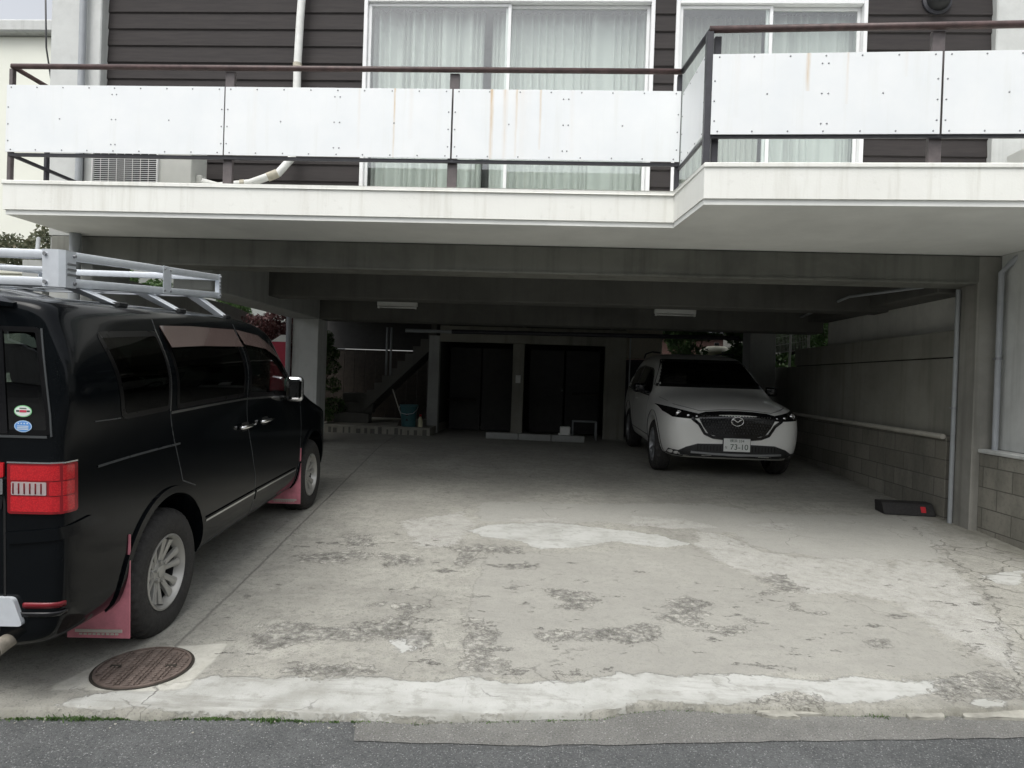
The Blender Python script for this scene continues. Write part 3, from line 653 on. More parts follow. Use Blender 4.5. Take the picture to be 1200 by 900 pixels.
# vent hood
v = empty('vent_hood', 'round black and pale exhaust vent hood high on the dark siding', 'vent', (3.82, WY-.03, 5.47))
bm = BM(); lathe(bm, [(.0001, -.11), (.06, -.10), (.105, -.06), (.115, 0), (.125, .025), (.0001, .025)], 24, 'Y'); mk('hood', bm, 'black_plastic', v, True, 40)
bm = BM(); lathe(bm, [(.118, -.012), (.145, .0), (.145, .025), (.118, .02)], 24, 'Y'); mk('flange', bm, 'post_dark', v, True, 40)

# ================================================================ BALCONY RAILING
Rl = empty('balcony_railing', 'rusty brown balcony railing faced with white screwed panels and rust streaks', 'railing', (0, 5.3, 3.17))
RO = Vector((0, 5.3, 3.17))
def rpart(name, bm, mat, **k):
    o = mk(name, bm, mat, Rl, **k); o.location = -RO; return o
LY, RY = 5.76, 4.985; XR = 1.155
def ry(x): return RY - (x-XR)*.042
zl, zr_ = 4.235, 4.185
bm = BM(); tube(bm, [(-5.02, LY, zl), (-2.9, LY, zl), (1.10, LY, zl)], .024, 12); rpart('top_rail', bm, 'rail_paint')
bm = BM(); tube(bm, [(1.10, LY, zl), (XR, RY, zr_-.01)], .022, 10); rpart('top_rail', bm, 'post_dark')
bm = BM(); tube(bm, [(XR-.01, RY, zr_), (3, ry(3), zr_), (9.3, ry(9.3), zr_)], .026, 12); rpart('top_rail', bm, 'rail_paint')
bm = BM(); tube(bm, [(-5.02, LY, zl), (-5.02, 6.70, zl)], .022, 10); rpart('top_rail', bm, 'rail_paint')
bm = BM(); box(bm, -5.03, 1.10, LY-.012, LY+.014, 3.405, 3.435, .003); rpart('bottom_rail', bm, 'post_dark')
bm = BM(); box(bm, -5.03, -5.0, LY+.016, 6.70, 3.405, 3.435, .003); rpart('bottom_rail', bm, 'post_dark')
bm = BM(); v = box(bm, 0, .80, -.013, .013, 3.375, 3.40, .003); d_ = Vector((1.10-XR, LY-RY)); xf(bm, v, Matrix.Translation((XR, RY, 0)) @ Matrix.Rotation(math.atan2(d_.y, d_.x), 4, 'Z')); rpart('bottom_rail', bm, 'post_dark')
bm = BM(); v = box(bm, 0, 8.2, -.013, .013, 3.365, 3.392, .003); xf(bm, v, Matrix.Translation((XR, RY+.004, 0)) @ Matrix.Rotation(-.042, 4, 'Z')); rpart('bottom_rail', bm, 'post_dark')
def post(x, y, zt, wx=.045, wy=.045, mat='post_paint'):
    bm = BM(); box(bm, x-wx/2, x+wx/2, y-wy/2, y+wy/2, 3.173, zt, .003); rpart('post', bm, mat)
post(-5.03, LY+.02, zl-.02, .035); post(-2.965, LY+.04, zl-.022, .085, .04); post(-.905, LY+.04, zl-.022, .085, .04); post(1.085, LY+.03, zl-.022, .04, mat='post_dark')
post(-5.02, 6.2, zl-.02, .03, mat='post_dark'); post(-5.02, 6.66, zl-.02, .05, mat='post_dark')
post(XR-.005, RY+.01, zr_-.02, .05, .06, 'post_dark'); post(XR+.07, ry(XR)+.07, zr_-.022, .05, .04, 'post_dark'); post(2.80, ry(2.8)+.045, zr_-.022, .09, .04); post(4.6, ry(4.6)+.045, zr_-.022, .09, .04); post(6.5, ry(6.5)+.045, zr_-.022, .09, .04)
def panel(p0, p1, z0, z1, streaks=True):
    p0, p1 = Vector(p0), Vector(p1); d = (p1-p0); L_ = d.length; d.normalize(); n = Vector((d.y, -d.x))
    M = Matrix(((d.x, -n.x, 0, p0.x), (d.y, -n.y, 0, p0.y), (0, 0, 1, 0), (0, 0, 0, 1)))
    bm = BM(); v = box(bm, .003, L_-.003, 0, .006, z0, z1, .001); xf(bm, v, M); pn = rpart('panel', bm, 'panel_white')
    bm = BM(); H_ = z1-z0
    spots = []
    k = max(2, round(L_/.27))
    for i in range(k+1):
        u = .05+(L_-.1)*i/k; spots += [(u, z0+.022), (u, z1-.022)]
    for zz in (.30, .55, .80): spots += [(.025, z0+H_*(1-zz)-.02), (L_-.025, z0+H_*(1-zz)-.02)]
    if L_ > 1.2:
        for zz in (.13, .5, .87): spots += [(L_/2-.022, z0+H_*zz), (L_/2+.022, z0+H_*zz)]
        spots += [(L_*.25, z0+H_*.5), (L_*.75, z0+H_*.5)]
    for u, z in spots:
        g = bmesh.ops.create_icosphere(bm, subdivisions=1, radius=.0075)['verts']
        xf(bm, g, M @ Matrix.Translation((u+random.uniform(-.004, .004), -.001, z)) @ Matrix.Diagonal((1, .5, 1, 1)))
    sc = mk('screws', bm, 'alu_dark', pn, True); sc['kind'] = 'stuff'; sc['label'] = 'rows of small screw heads'
for a, b in ((-5.045, -2.985), (-2.98, -.915), (-.905, 1.095)): panel((a, LY-.03), (b, LY-.03), 3.437, 4.052)
panel((1.10, LY-.045), (XR-.022, RY+.03), 3.405, 4.02)
for a, b in ((XR+.012, 2.80), (2.81, 4.60), (4.61, 6.5), (6.51, 9.2)): panel((a, ry(a)-.03), (b, ry(b)-.03), 3.385, 3.985)

# ================================================================ air conditioners
def ac(x0, x1, y, z0, z1, label, flip=False):
    r = empty('air_conditioner', label, 'air conditioner', ((x0+x1)/2, y, z0), group='outdoor air conditioner units')
    w_ = x1-x0; h = z1-z0; bm = BM(); box(bm, -w_/2, w_/2, 0, .30, .03, h, .012, seg=2); mk('casing', bm, 'ac_body', r)
    bm = BM(); s = -1 if flip else 1; cx_ = -w_*.16*s
    box(bm, cx_-.325, cx_+.325, -.010, .004, .05, .57, .004); mk('fan_opening', bm, 'black_plastic', r)
    bm = BM(); x_a, x_b = cx_-.33, cx_+.33
    for i in range(26):
        z = .05+i*.02; box(bm, x_a, x_b, -.022, -.018, z, z+.005)
    for i in range(9): box(bm, x_a+i*.0825-.002, x_a+i*.0825+.002, -.026, -.0225, .05, .56)
    box(bm, x_a-.012, x_a, -.028, -.003, .04, .57, .002); box(bm, x_b, x_b+.012, -.028, -.003, .04, .57, .002)
    mk('grille', bm, 'alu_white', r)
    for sx in (-1, 1): bm = BM(); box(bm, sx*w_*.32-.04, sx*w_*.32+.04, .02, .28, 0, .029, .003); mk('foot', bm, 'black_plastic', r)
    bm = BM(); box(bm, w_/2*s-.001 if s > 0 else -w_/2-.06, w_/2+.06 if s > 0 else -w_/2+.001, .08, .2, .10, .28, .01); mk('valve_cover', bm, 'ac_body', r)
    return r
ac(-4.62, -3.60, 6.30, 3.175, 3.80, 'pale grey air conditioner unit at the left end of the balcony')
ac(4.35, 5.30, 6.20, 3.175, 3.80, 'grey air conditioner unit at the right end of the balcony', True)
bm = BM(); tube(bm, [(3.17, 6.68, 3.175), (3.17, 6.68, 3.20)], .02, 8)
bm.free()
# insulated refrigerant pipe
ip = empty('insulated_pipe', 'white wrapped refrigerant pipe running down the siding to the left balcony unit', 'pipe', (-2.7, 6.7, 3.17))
def ippart(n, bm, m):
    o = mk(n, bm, m, ip, True, 50); o.location = (2.7, -6.7, -3.17)
bm = BM(); tube(bm, [(-2.68, 6.72, 6.3), (-2.69, 6.72, 5.6), (-2.71, 6.72, 5.2), (-2.72, 6.71, 4.7), (-2.715, 6.71, 4.1), (-2.74, 6.70, 3.75), (-2.85, 6.62, 3.56), (-3.1, 6.52, 3.42), (-3.4, 6.45, 3.36), (-3.58, 6.42, 3.40)], .04, 12); ippart('wrapped_tube', bm, 'pipe_white')
for a, b in (((-2.72, 6.71, 4.66), (-2.72, 6.71, 4.74)), ((-2.715, 6.71, 4.25), (-2.715, 6.71, 4.29)), ((-2.86, 6.615, 3.553), (-2.95, 6.58, 3.50)), ((-3.15, 6.505, 3.407), (-3.19, 6.497, 3.40))): bm = BM(); tube(bm, [a, b], .046, 12); ippart('tape_band', bm, 'tape')
bm = BM(); tube(bm, [(-2.72, 6.67, 4.70), (-2.66, 6.66, 4.69)], .007, 6); ippart('tape_end', bm, 'tape')

# ================================================================ downpipes, conduits
def pipe(label, pts, r, mat, brk=(), grp=None, cat='pipe', nm='downpipe'):
    e = empty(nm, label, cat, tuple(pts[-1]), group=grp); off = Vector(pts[-1])
    bm = BM(); tube(bm, pts, r, 14); o = mk('tube', bm, mat, e, True, 50); o.location = -off
    if brk:
        bm = BM()
        for q in brk: tube(bm, [Vector(q)-Vector((0, 0, .012)), Vector(q)+Vector((0, 0, .012))], r*1.25, 14); 
        for q in brk: box(bm, q[0]-.006, q[0]+.006, q[1], q[1]+.07, q[2]-.008, q[2]+.008)
        o = mk('bracket', bm, 'alu_dark', e, True, 50); o.location = -off
    return e
pipe('bluish grey downpipe on the pale upper corner wall at the far left', [(-5.02, 6.64, 6.3), (-5.02, 6.64, 3.18)], .035, 'pipe_blue')
pipe('grey pipe under the left end of the balcony in front of the pillar', [(-4.93, 6.50, 2.86), (-4.93, 6.50, .02)], .055, 'pipe_grey', ((-4.93, 6.50, 1.9),))
pipe('slim pale conduit on the left edge of the right pillar', [(4.172, 6.86, 2.56), (4.172, 6.86, .17)], .022, 'pipe_grey', ((4.172, 6.86, 1.35),))
pipe('bluish downpipe on the pale wall right of the right pillar', [(4.46, 6.36, 2.86), (4.39, 6.44, 2.76), (4.35, 6.50, 2.68), (4.35, 6.50, .96)], .027, 'pipe_blue', ((4.35, 6.50, 1.85),))
pipe('pale upright pipe beside the far left pillar', [(-4.22, 10.38, 2.4), (-4.22, 10.38, .33)], .04, 'pipe_blue')
pipe('pale drain pipe lying along the ledge of the right block wall', [(4.17, 12.0, 1.075), (4.17, 7.02, 1.045)], .028, 'pipe_cream', nm='ledge_pipe')
pipe('grey horizontal pipe hung below the rear beam above the stairs', [(-2.75, 12.45, 2.37), (-1.85, 12.45, 2.37)], .035, 'pipe_grey', nm='ceiling_pipe')
pipe('long dark horizontal pipe hung below the rear beam', [(-1.85, 12.46, 2.375), (3.6, 12.46, 2.41)], .042, 'post_dark', nm='ceiling_pipe')
pipe('thin conduit running along the ceiling beside the right beam', [(3.9, 6.99, 2.60), (3.6, 8.0, 2.62), (3.95, 10.3, 2.62), (3.95, 12, 2.62)], .016, 'pipe_grey', nm='conduit')
# fluorescent battens
def lamp(x, lbl):
    e = empty('fluorescent_lamp', lbl, 'lamp', (x, 10.34, 2.60), group='unlit batten lamps on the rear beam')
    bm = BM(); box(bm, -.32, .32, -.045, .058, .01, .075, .006, seg=2); mk('housing', bm, 'lamp_white', e)
    bm = BM(); tube(bm, [(-.29, -.025, -.015), (.29, -.025, -.015)], .0125, 12); mk('tube_bulb', bm, 'lamp_white', e)
    for s in (-1, 1): bm = BM(); box(bm, s*.30-.014, s*.30+.014, -.045, .0, -.032, .0095, .003); mk('lamp_holder', bm, 'lamp_white', e)
lamp(-2.43, 'white batten lamp above the left parking bay'); lamp(1.99, 'white batten lamp above the white car')

# ================================================================ right-hand retaining walls
def wall_obj(nm, label, cat='wall', loc=(0, 0, 0)):
    return empty(nm, label, cat, loc)
rw = wall_obj('block_wall', 'tall layered wall of grey blocks and stained concrete along the right side')
bm = BM(); box(bm, 4.20, 4.62, 7.01, 13.5, -.05, 1.05, .006); mk('block_course', bm, 'block_wall', rw)
bm = BM(); box(bm, 4.27, 4.78, 1.5, 6.595, -.05, .925, .006); mk('block_course', bm, 'block_wall', rw)
bm = BM(); box(bm, 4.25, 4.78, 1.5, 6.597, .928, .965, .008); mk('ledge', bm, 'concrete_light', rw)
bm = BM(); box(bm, 4.41, 4.80, 1.5, 6.596, .968, 2.86, .006); box(bm, 4.445, 4.80, 6.60, 7.0, .0, 2.86, .006); mk('upper_face', bm, 'concrete_light', rw)
bm = BM(); box(bm, 4.26, 4.62, 7.01, 13.5, 1.052, 1.872, .004); mk('middle_face', bm, 'concrete_wall', rw)
bm = BM(); box(bm, 4.29, 4.62, 7.01, 11.4, 1.872, 1.885, 0); mk('groove', bm, 'gap_black', rw)
bm = BM(); box(bm, 4.255, 4.62, 7.01, 11.4, 1.885, 2.165, .004); mk('coping', bm, 'concrete_wall', rw)
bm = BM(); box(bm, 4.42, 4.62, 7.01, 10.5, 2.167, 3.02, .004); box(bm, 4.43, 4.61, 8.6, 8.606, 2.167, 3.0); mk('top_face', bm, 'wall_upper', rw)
fe = empty('mesh_fence', 'white wire fence on the wall beyond the far right pillar', 'fence', (4.5, 11.5, 1.88))
for y in (11.45, 12.3, 13.2): bm = BM(); tube(bm, [(0, y-11.5, 0), (0, y-11.5, 1.1)], .022, 8); mk('post', bm, 'net_white', fe)
bm = BM()
for i in range(30): tube(bm, [(0, i*.07-.05, .3), (0, i*.07-.05, 1.05)], .004, 5)
for z in (.3, .45, .6, .75, .9, 1.05): tube(bm, [(0, -.05, z), (0, 2.0, z)], .005, 5)
mk('wire_mesh', bm, 'net_white', fe)

# ================================================================ left retaining wall
lw = empty('retaining_wall', 'grey concrete retaining wall beyond the van with greenery on top', 'wall', (-5.8, 9, 0))
bm = BM(); prism(bm, [(-2.0, 2.66), (2.2, 2.66), (4.4, 2.46), (9, 2.3), (9, -.05), (-2.0, -.05)], lambda u, v, w_: (w_, u, v), -.12, .12); mk('wall_face', bm, 'concrete', lw)
pw = empty('pale_garden_wall', 'pale rendered garden wall seen between the roof rack legs', 'wall', (-6.8, 7.3, 0))
bm = BM(); box(bm, -4, .9, -.1, .1, 0, 2.52, .01); mk('wall_face', bm, 'pale_wall', pw)
bm = BM(); box(bm, -4, .92, -.12, .12, 2.521, 2.57, .01); mk('coping', bm, 'pale_wall', pw)

# ================================================================ back of the parking
plat = empty('stair_platform', 'low concrete platform in front of the rear stairs', 'platform', (-3.2, 12.5, .34))
bm = BM(); box(bm, -1.25, .98, .0, 2.6, -.02, .15, .008); mk('slab', bm, 'concrete_wall', plat)
bm = BM()
for i in range(15):
    x_ = -1.2+i*.145+random.uniform(-.03, .03); box(bm, x_, x_+random.uniform(.03, .09), -.004, .002, .0, random.uniform(.09, .14), 0)
mk('front_stain', bm, 'concrete_dark', plat)
# straight stair flight rising to the right
sf = empty('concrete_stairs', 'dark concrete stair flight rising to the right at the back', 'stairs', (-4.2, 13.4, .49))
bm = BM(); n = 10; x0, z0 = .30, .36; rn, rs = .158, .158
pts = []
for i in range(n): pts += [(x0+i*rn, z0+i*rs), (x0+i*rn, z0+(i+1)*rs)]
pts += [(x0+n*rn, z0+n*rs), (x0+n*rn, z0+n*rs-.28), (x0+.05, z0-.18), (x0, z0-.02)]
prism(bm, pts, XZ, 0, .9); mk('flight', bm, 'concrete_dark', sf)
for k in range(3):
    bm = BM(); box(bm, -.15, .58, -.25+k*.28, .02+k*.28, .0+k*.20, .20+k*.20, .01); mk('step', bm, 'concrete_dark', sf)
for xx in (.95, .86): bm = BM(); tube(bm, [(xx, -.02, 1.0), (xx, -.02, 2.0)], .022, 8); mk('handrail_post', bm, 'pipe_grey', sf)
df = empty('board_fence', 'dark board fence behind the stairs with a gap of daylight above', 'fence', (-4.2, 15.2, .3))
bm = BM()
for i in range(14): box(bm, -1.6+i*.25, -1.6+i*.25+.245, 0, .03, -.3, 1.775, .004)
mk('board', bm, 'wood_dark', df)
bm = BM()
for i in range(9): box(bm, -1.7, 2.0, -.04, .0, 1.79+i*.14, 1.79+i*.14+.1395, .0)
mk('louvre', bm, 'shutter', df)
# rear wall with two openings
bwY = 13.2
bw = empty('rear_wall', 'rear block wall with two dark storage bay openings', 'wall', (0, bwY, .34))
def bwbox(nm, x0, x1, z0, z1, mat, y0=0, y1=.18):
    bm = BM(); box(bm, x0, x1, y0, y1, z0-.34, z1-.34, .006); mk(nm, bm, mat, bw)
bwbox('pier', -2.42, -2.20, .3, 2.34, 'concrete'); bwbox('pier', -.69, -.46, .3, 2.22, 'concrete_wall'); bwbox('pier', 1.18, 1.60, .3, 2.30, 'concrete_wall')
bwbox('lintel', -2.198, 1.60, 2.225, 2.55, 'concrete_wall', .003, .18)
bwbox('side_wall', -2.42, -2.30, .3, 2.9, 'concrete_dark', .19, 2.6); bwbox('side_wall', -.62, -.52, .3, 2.9, 'shutter', .19, 2.6); bwbox('side_wall', 1.50, 1.60, .3, 2.9, 'concrete_dark', .19, 2.6)
bwbox('back_panel', -2.29, 1.49, .3, 2.9, 'shutter', 2.3, 2.4)
for x_, w_ in ((-2.1, .68), (-1.40, .66), (-.36, .74), (.42, .74)):
    bwbox('door', x_, x_+w_, .36, 2.15, 'shutter', .9, .94)
bm = BM(); lathe(bm, [(.0001, -.05), (.02, -.04), (.022, -.02), (.01, 0), (.0001, 0)], 16, 'Y'); xf(bm, bm.verts, Matrix.Translation((.36, .89, .95))); mk('door_knob', bm, 'alu', bw, True)
bwbox('shelf', .55, 1.15, 1.2, 1.23, 'wood_dark', .5, .85); bwbox('shelf', -2.1, -1.5, 1.0, 1.03, 'wood_dark', .5, .85)
bm = BM(); box(bm, -.62, -.52, -.03, -.002, 1.08, 1.24, .004); o = mk('notice', bm, 'pipe_white', None); o.location = (0, bwY, .34); tag(o, 'tiny white notice on the pier between the two dark bays', 'notice')
for k, (x, z) in enumerate(((-.98, .0), (-.35, .0), (.28, 0))):
    bm = BM(); v = box(bm, -.31, .31, -.07, .07, 0, .12, .012, seg=2); o = mk('parking_block', bm, 'concrete'); o.location = (x+.17, 12.45-.045*k, .34); o.rotation_euler = (0, 0, -.05)
    tag(o, ['leftmost concrete parking block on the floor before the dark bays', 'middle concrete parking block of the row of three', 'rightmost concrete parking block in front of the small pale box'][k], 'parking block', 'concrete parking blocks at the back')
# bucket, broom, spray bottle, box, frame
e = empty('bucket', 'large teal plastic bucket on the platform by the stairs', 'bucket', (-2.70, 12.75, .49))
bm = BM(); lathe(bm, [(.0001, 0), (.135, 0), (.17, .40), (.185, .41), (.185, .43), (.165, .43), (.16, .40), (.128, .02), (.0001, .02)], 32); mk('tub', bm, 'teal_plastic', e, True, 40)
bm = BM(); tube(bm, [(-.183, 0, .40), (-.18, -.10, .34), (-.12, -.17, .27), (0, -.20, .25), (.12, -.17, .27), (.18, -.10, .34), (.183, 0, .40)], .005, 6); mk('handle', bm, 'alu', e)
bm = BM(); [prism(bm, [(-.03, z), (.03, z), (0, z+.05)], XZ, -.170, -.160) for z in (.12, .22)]; mk('printed_mark', bm, 'black_plastic', e)
e = empty('detergent_bottle', 'small cream bottle with a red cap beside the teal bucket', 'bottle', (-2.46, 12.72, .49))
bm = BM(); lathe(bm, [(.0001, 0), (.042, 0), (.045, .02), (.045, .14), (.03, .18), (.018, .19), (.018, .21), (.0001, .21)], 20); mk('body', bm, 'bottle_cream', e, True, 40)
bm = BM(); lathe(bm, [(.022, .205), (.022, .245), (.0001, .247), (.0001, .205)], 16); mk('cap', bm, 'red_plastic', e, True, 40)
e = empty('broom', 'broom leaning behind the teal bucket', 'broom', (-2.95, 12.9, .49))
bm = BM(); tube(bm, [(.12, -.05, .08), (-.15, .1, .72)], .011, 8); mk('stick', bm, 'pipe_cream', e)
bm = BM(); prism(bm, [(-.06, 0), (.10, 0), (.06, .12), (-.01, .12)], XZ, -.06, 0); v = bm.verts; xf(bm, v, Matrix.Translation((.07, -.02, 0))); mk('brush', bm, 'wood_dark', e)
bm = BM(); box(bm, -.10, .10, -.08, .08, 0, .27, .02, seg=2); box(bm, -.13, -.101, -.04, .04, .02, .14, .006); o = mk('polystyrene_box', bm, 'lamp_white'); o.location = (.40, 12.62, .34); tag(o, 'small pale upright box behind the rightmost parking block', 'box')
bm = BM()
for a, b in (((0, 0, 0), (0, 0, .36)), ((0, 0, .36), (.46, 0, .36)), ((.46, 0, .36), (.46, 0, 0)), ((0, .3, 0), (0, .3, .36)), ((.46, .3, 0), (.46, .3, .36)), ((0, .3, .36), (.46, .3, .36)), ((0, 0, .36), (0, .3, .36)), ((.46, 0, .36), (.46, .3, .36))): tube(bm, [a, b], .011, 8)
o = mk('pipe_stand', bm, 'pipe_grey'); o.location = (.56, 12.85, .34); tag(o, 'low grey tube stand beside the small pale box', 'stand')
# side opening behind the car
e = empty('storage_cabinet', 'pale beige panel cabinet in the opening left of the white car', 'cabinet', (2.05, 14.0, .3))
bm = BM(); box(bm, -.36, .40, 0, .5, 1.72, 2.75, .01); mk('panel', bm, 'tape', e)
bm = BM(); box(bm, -.36, .40, .02, .5, 0, 1.70, .01); mk('lower_box', bm, 'black_plastic', e)
pipe('thin upright pale pipe at the left edge of the opening beside the white car', [(1.66, 13.1, 2.4), (1.66, 13.1, .35)], .014, 'pipe_grey', nm='conduit')
e = empty('shed', 'rust red shed wall glimpsed behind the white car', 'shed', (3.6, 18.0, 0))
bm = BM(); box(bm, -1.6, 1.2, 0, 2, 0, 2.9, .02); mk('wall', bm, 'rust_red', e); bm = BM(); box(bm, -1.8, 1.4, -.2, 2.2, 2.901, 3.05, .02); mk('roof', bm, 'roof_tile', e)
e = empty('water_tank', 'cream rounded tank with a black hatch above the roof of the white car', 'tank', (4.15, 16.2, 1.6))
bm = BM(); lathe(bm, [(.0001, 0), (.44, 0), (.46, .05), (.46, .55), (.44, .70), (.34, .80), (.2, .86), (.0001, .88)], 32); mk('vessel', bm, 'tank_cream', e, True, 40)
bm = BM(); box(bm, .02, .26, -.50, -.40, .52, .72, .01); box(bm, -.06, .05, -.1, .0, .875, .95, .01); mk('hatch', bm, 'black_plastic', e)
bm = BM(); box(bm, -.5, .5, -.5, .5, -1.3, -.002, .01); mk('plinth', bm, 'concrete', e)
# parking trough by the right wall
e = empty('rubber_kerb_ramp', 'long black kerb ramp with a red label by the right wall', 'kerb ramp', (3.90, 7.22, gz(7.22)), R(-3))
bm = BM(); v = prism(bm, [(-.13, 0), (.10, 0), (.10, .12), (.07, .125), (-.05, .125), (-.075, .115)], lambda u, v_, w_: (w_, u, v_), -.26, .26)
bmesh.ops.bevel(bm, geom=list(bm.edges), offset=.006, segments=2, affect='EDGES')
for v in bm.verts:
    if v.co.x > .2: v.co.x += (.15-v.co.z)*.12
    if v.co.x < -.2: v.co.x += (.15-v.co.z)*.10
mk('ramp_body', bm, 'black_foam', e)
bm = BM(); v = box(bm, .13, .18, -.004, .004, .0, .065, .002); xf(bm, v, Matrix.Translation((0, -.117, .032)) @ Matrix.Rotation(-.42, 4, 'X')); mk('red_label', bm, 'red_plastic', e)
# red sign beyond far left pillar
e = empty('red_sign', 'red board with a white top beside the far left pillar', 'sign', (-4.62, 11.0, .33))
bm = BM(); box(bm, -.16, .14, 0, .12, .3, 1.68, .01); mk('board', bm, 'sign_red', e)
bm = BM(); prism(bm, [(-.16, 1.681), (.14, 1.681), (.14, 1.80), (.02, 1.80)], XZ, .0, .12); mk('top', bm, 'paint_white', e)
# ================================================================ surroundings
def leaves(name, blobs, n, size, mat, parent=None, seed=1):
    rd = np.random.default_rng(seed); bl = np.array(blobs, float)
    wts = bl[:, 3]*bl[:, 4]*bl[:, 5]; wts /= wts.sum()
    k = rd.choice(len(bl), n, p=wts); d = rd.normal(size=(n, 3)); d /= np.linalg.norm(d, axis=1)[:, None]
    rr_ = rd.uniform(.35, 1.05, n)**.5
    P = bl[k, :3] + d*rr_[:, None]*bl[k, 3:6]
    a = rd.normal(size=(n, 3)); a /= np.linalg.norm(a, axis=1)[:, None]; b = np.cross(a, rd.normal(size=(n, 3))); b /= np.linalg.norm(b, axis=1)[:, None]
    s = size*rd.uniform(.6, 1.3, n)[:, None]
    V = np.stack([P-a*s, P+b*s*.45, P+a*s, P-b*s*.45], 1).reshape(-1, 3); F = np.arange(n*4).reshape(-1, 4)
    me = bpy.data.meshes.new(name); me.from_pydata(V.tolist(), [], F.tolist()); me.materials.append(MATS[mat])
    o = bpy.data.objects.new(name, me); col.objects.link(o)
    if parent: o.parent = parent
    return o
def plant(nm, label, cat, loc, h, r, n, size, mat, trunk=.6, seed=1, nb=9, grp=None):
    e = empty(nm, label, cat, loc, group=grp); rd = random.Random(seed)
    bl = []
    for _ in range(nb):
        a = rd.uniform(0, 6.28); q = rd.uniform(.1, .75)*r; z = h*rd.uniform(trunk, .95); s_ = r*rd.uniform(.25, .5)
        bl.append((q*math.cos(a), q*math.sin(a), z, s_, s_, s_*.8))
    leaves('crown', bl, n, size, mat, e, seed)
    bm = BM(); tube(bm, [(0, 0, 0), (.02, .03, h*.35), (-.03, 0, h*.7)], .03, 8, rad=[r*.07, r*.05, r*.02])
    for b_ in bl: tube(bm, [(0, .01, h*.35), (b_[0]*.5, b_[1]*.5, h*.35+(b_[2]-h*.35)*.6), b_[:3]], .01, 6, rad=[r*.03, r*.02, r*.008])
    mk('trunk', bm, 'bark', e, True); return e
plant('tree', 'olive green round tree below the cream house at the far left', 'tree', (-8.9, 11.0, 1.2), 2.75, .85, 5200, .05, 'leaf_olive', .35, 3, 14)
plant('shrub', 'red-leaved shrub beyond the bonnet of the black van', 'shrub', (-5.25, 12.4, .3), 2.35, .85, 7000, .045, 'leaf_red', .35, 5, 15)
plant('shrub', 'reddish shrub rising beside the tree at the far left', 'shrub', (-6.9, 8.8, 1.2), 1.75, .6, 2600, .04, 'leaf_red', .35, 6, 9)
for k, (x, y, lb) in enumerate(((-6.3, 9.6, 'leafy green plant on top of the retaining wall nearest the van rack'), (-6.3, 10.9, 'leafy green plant in the middle of the retaining wall top'), (-6.2, 12.4, 'leafy green plant at the far end of the retaining wall top'))):
    plant('shrub', lb, 'shrub', (x, y, 1.5), 1.45, .55, 2600, .05, 'leaf_green', .5, 11+k, 9, 'green plants above the retaining wall')
plant('shrub', 'dark green bush behind the far left pillar', 'shrub', (-4.6, 13.0, .3), 2.0, .55, 4200, .035, 'leaf_green', .15, 21, 14)
plant('tree', 'green tree behind the far right pillar and white fence', 'tree', (6.4, 15.2, .8), 3.0, 1.3, 7000, .06, 'leaf_green', .3, 31, 14)
plant('shrub', 'bright green bush between the white car roof and the far right pillar', 'shrub', (4.75, 15.6, .9), 2.1, .75, 9000, .045, 'leaf_green', .3, 33, 12)
plant('tree', 'dark leafy tree above the rear opening behind the white car', 'tree', (3.4, 15.6, .3), 2.9, .8, 3600, .05, 'leaf_green', .55, 35, 10)
bm = BM(); box(bm, -30, -5.92, 7.5, 40, -.3, 1.45); struct(mk('raised_garden_ground', bm, 'dirt'), label='raised planting soil behind the retaining wall')
bm = BM(); box(bm, 4.63, 30, 7.2, 40, -.3, 1.8); struct(mk('raised_ground', bm, 'dirt'), label='raised earth behind the right wall')

def house(nm, label, x0, x1, y0, y1, h, mat, wins=(), roof='flat', zb=0):
    e = empty(nm, label, 'house', ((x0+x1)/2, y0, zb)); ox, oy = (x0+x1)/2, y0
    bm = BM(); box(bm, x0-ox, x1-ox, 0, y1-y0, 0, h, .02); mk('wall', bm, mat, e)
    bm = BM(); box(bm, x0-ox-.2, x1-ox+.2, -.2, y1-y0+.2, h+.002, h+.25, .03); mk('roof', bm, 'concrete_light' if roof == 'flat' else 'roof_tile', e)
    for (a, b, z0, z1, side) in wins:
        yy = -.03 if side == 'f' else y1-y0+.03
        bm = BM(); box(bm, a-ox, b-ox, yy-.03, yy+.03, z0, z1, .005); wo_ = mk('window', bm, 'alu', e)
        s = 1 if side == 'b' else -1
        bm = BM(); box(bm, a-ox+.06, b-ox-.06, yy+s*.031, yy+s*.036, z0+.06, z1-.06); mk('pane', bm, 'glass_ws', wo_)
    return e
house('house', 'cream neighbouring house behind the left end of the balcony', -26, -9.0, 13, 22, 8.3, 'render_cream', ((-12.6, -11.2, 1.6, 3.2, 'f'), (-16, -14.5, 6.2, 7.6, 'f')))
e = empty('window_awning', 'small dark awning on the cream neighbouring house', 'awning', (-9.75, 12.95, 7.02)); bm = BM(); prism(bm, [(0, 0), (-.45, -.12), (-.45, -.16), (0, -.3)], YZ, -.5, .5); mk('hood', bm, 'roof_tile', e)
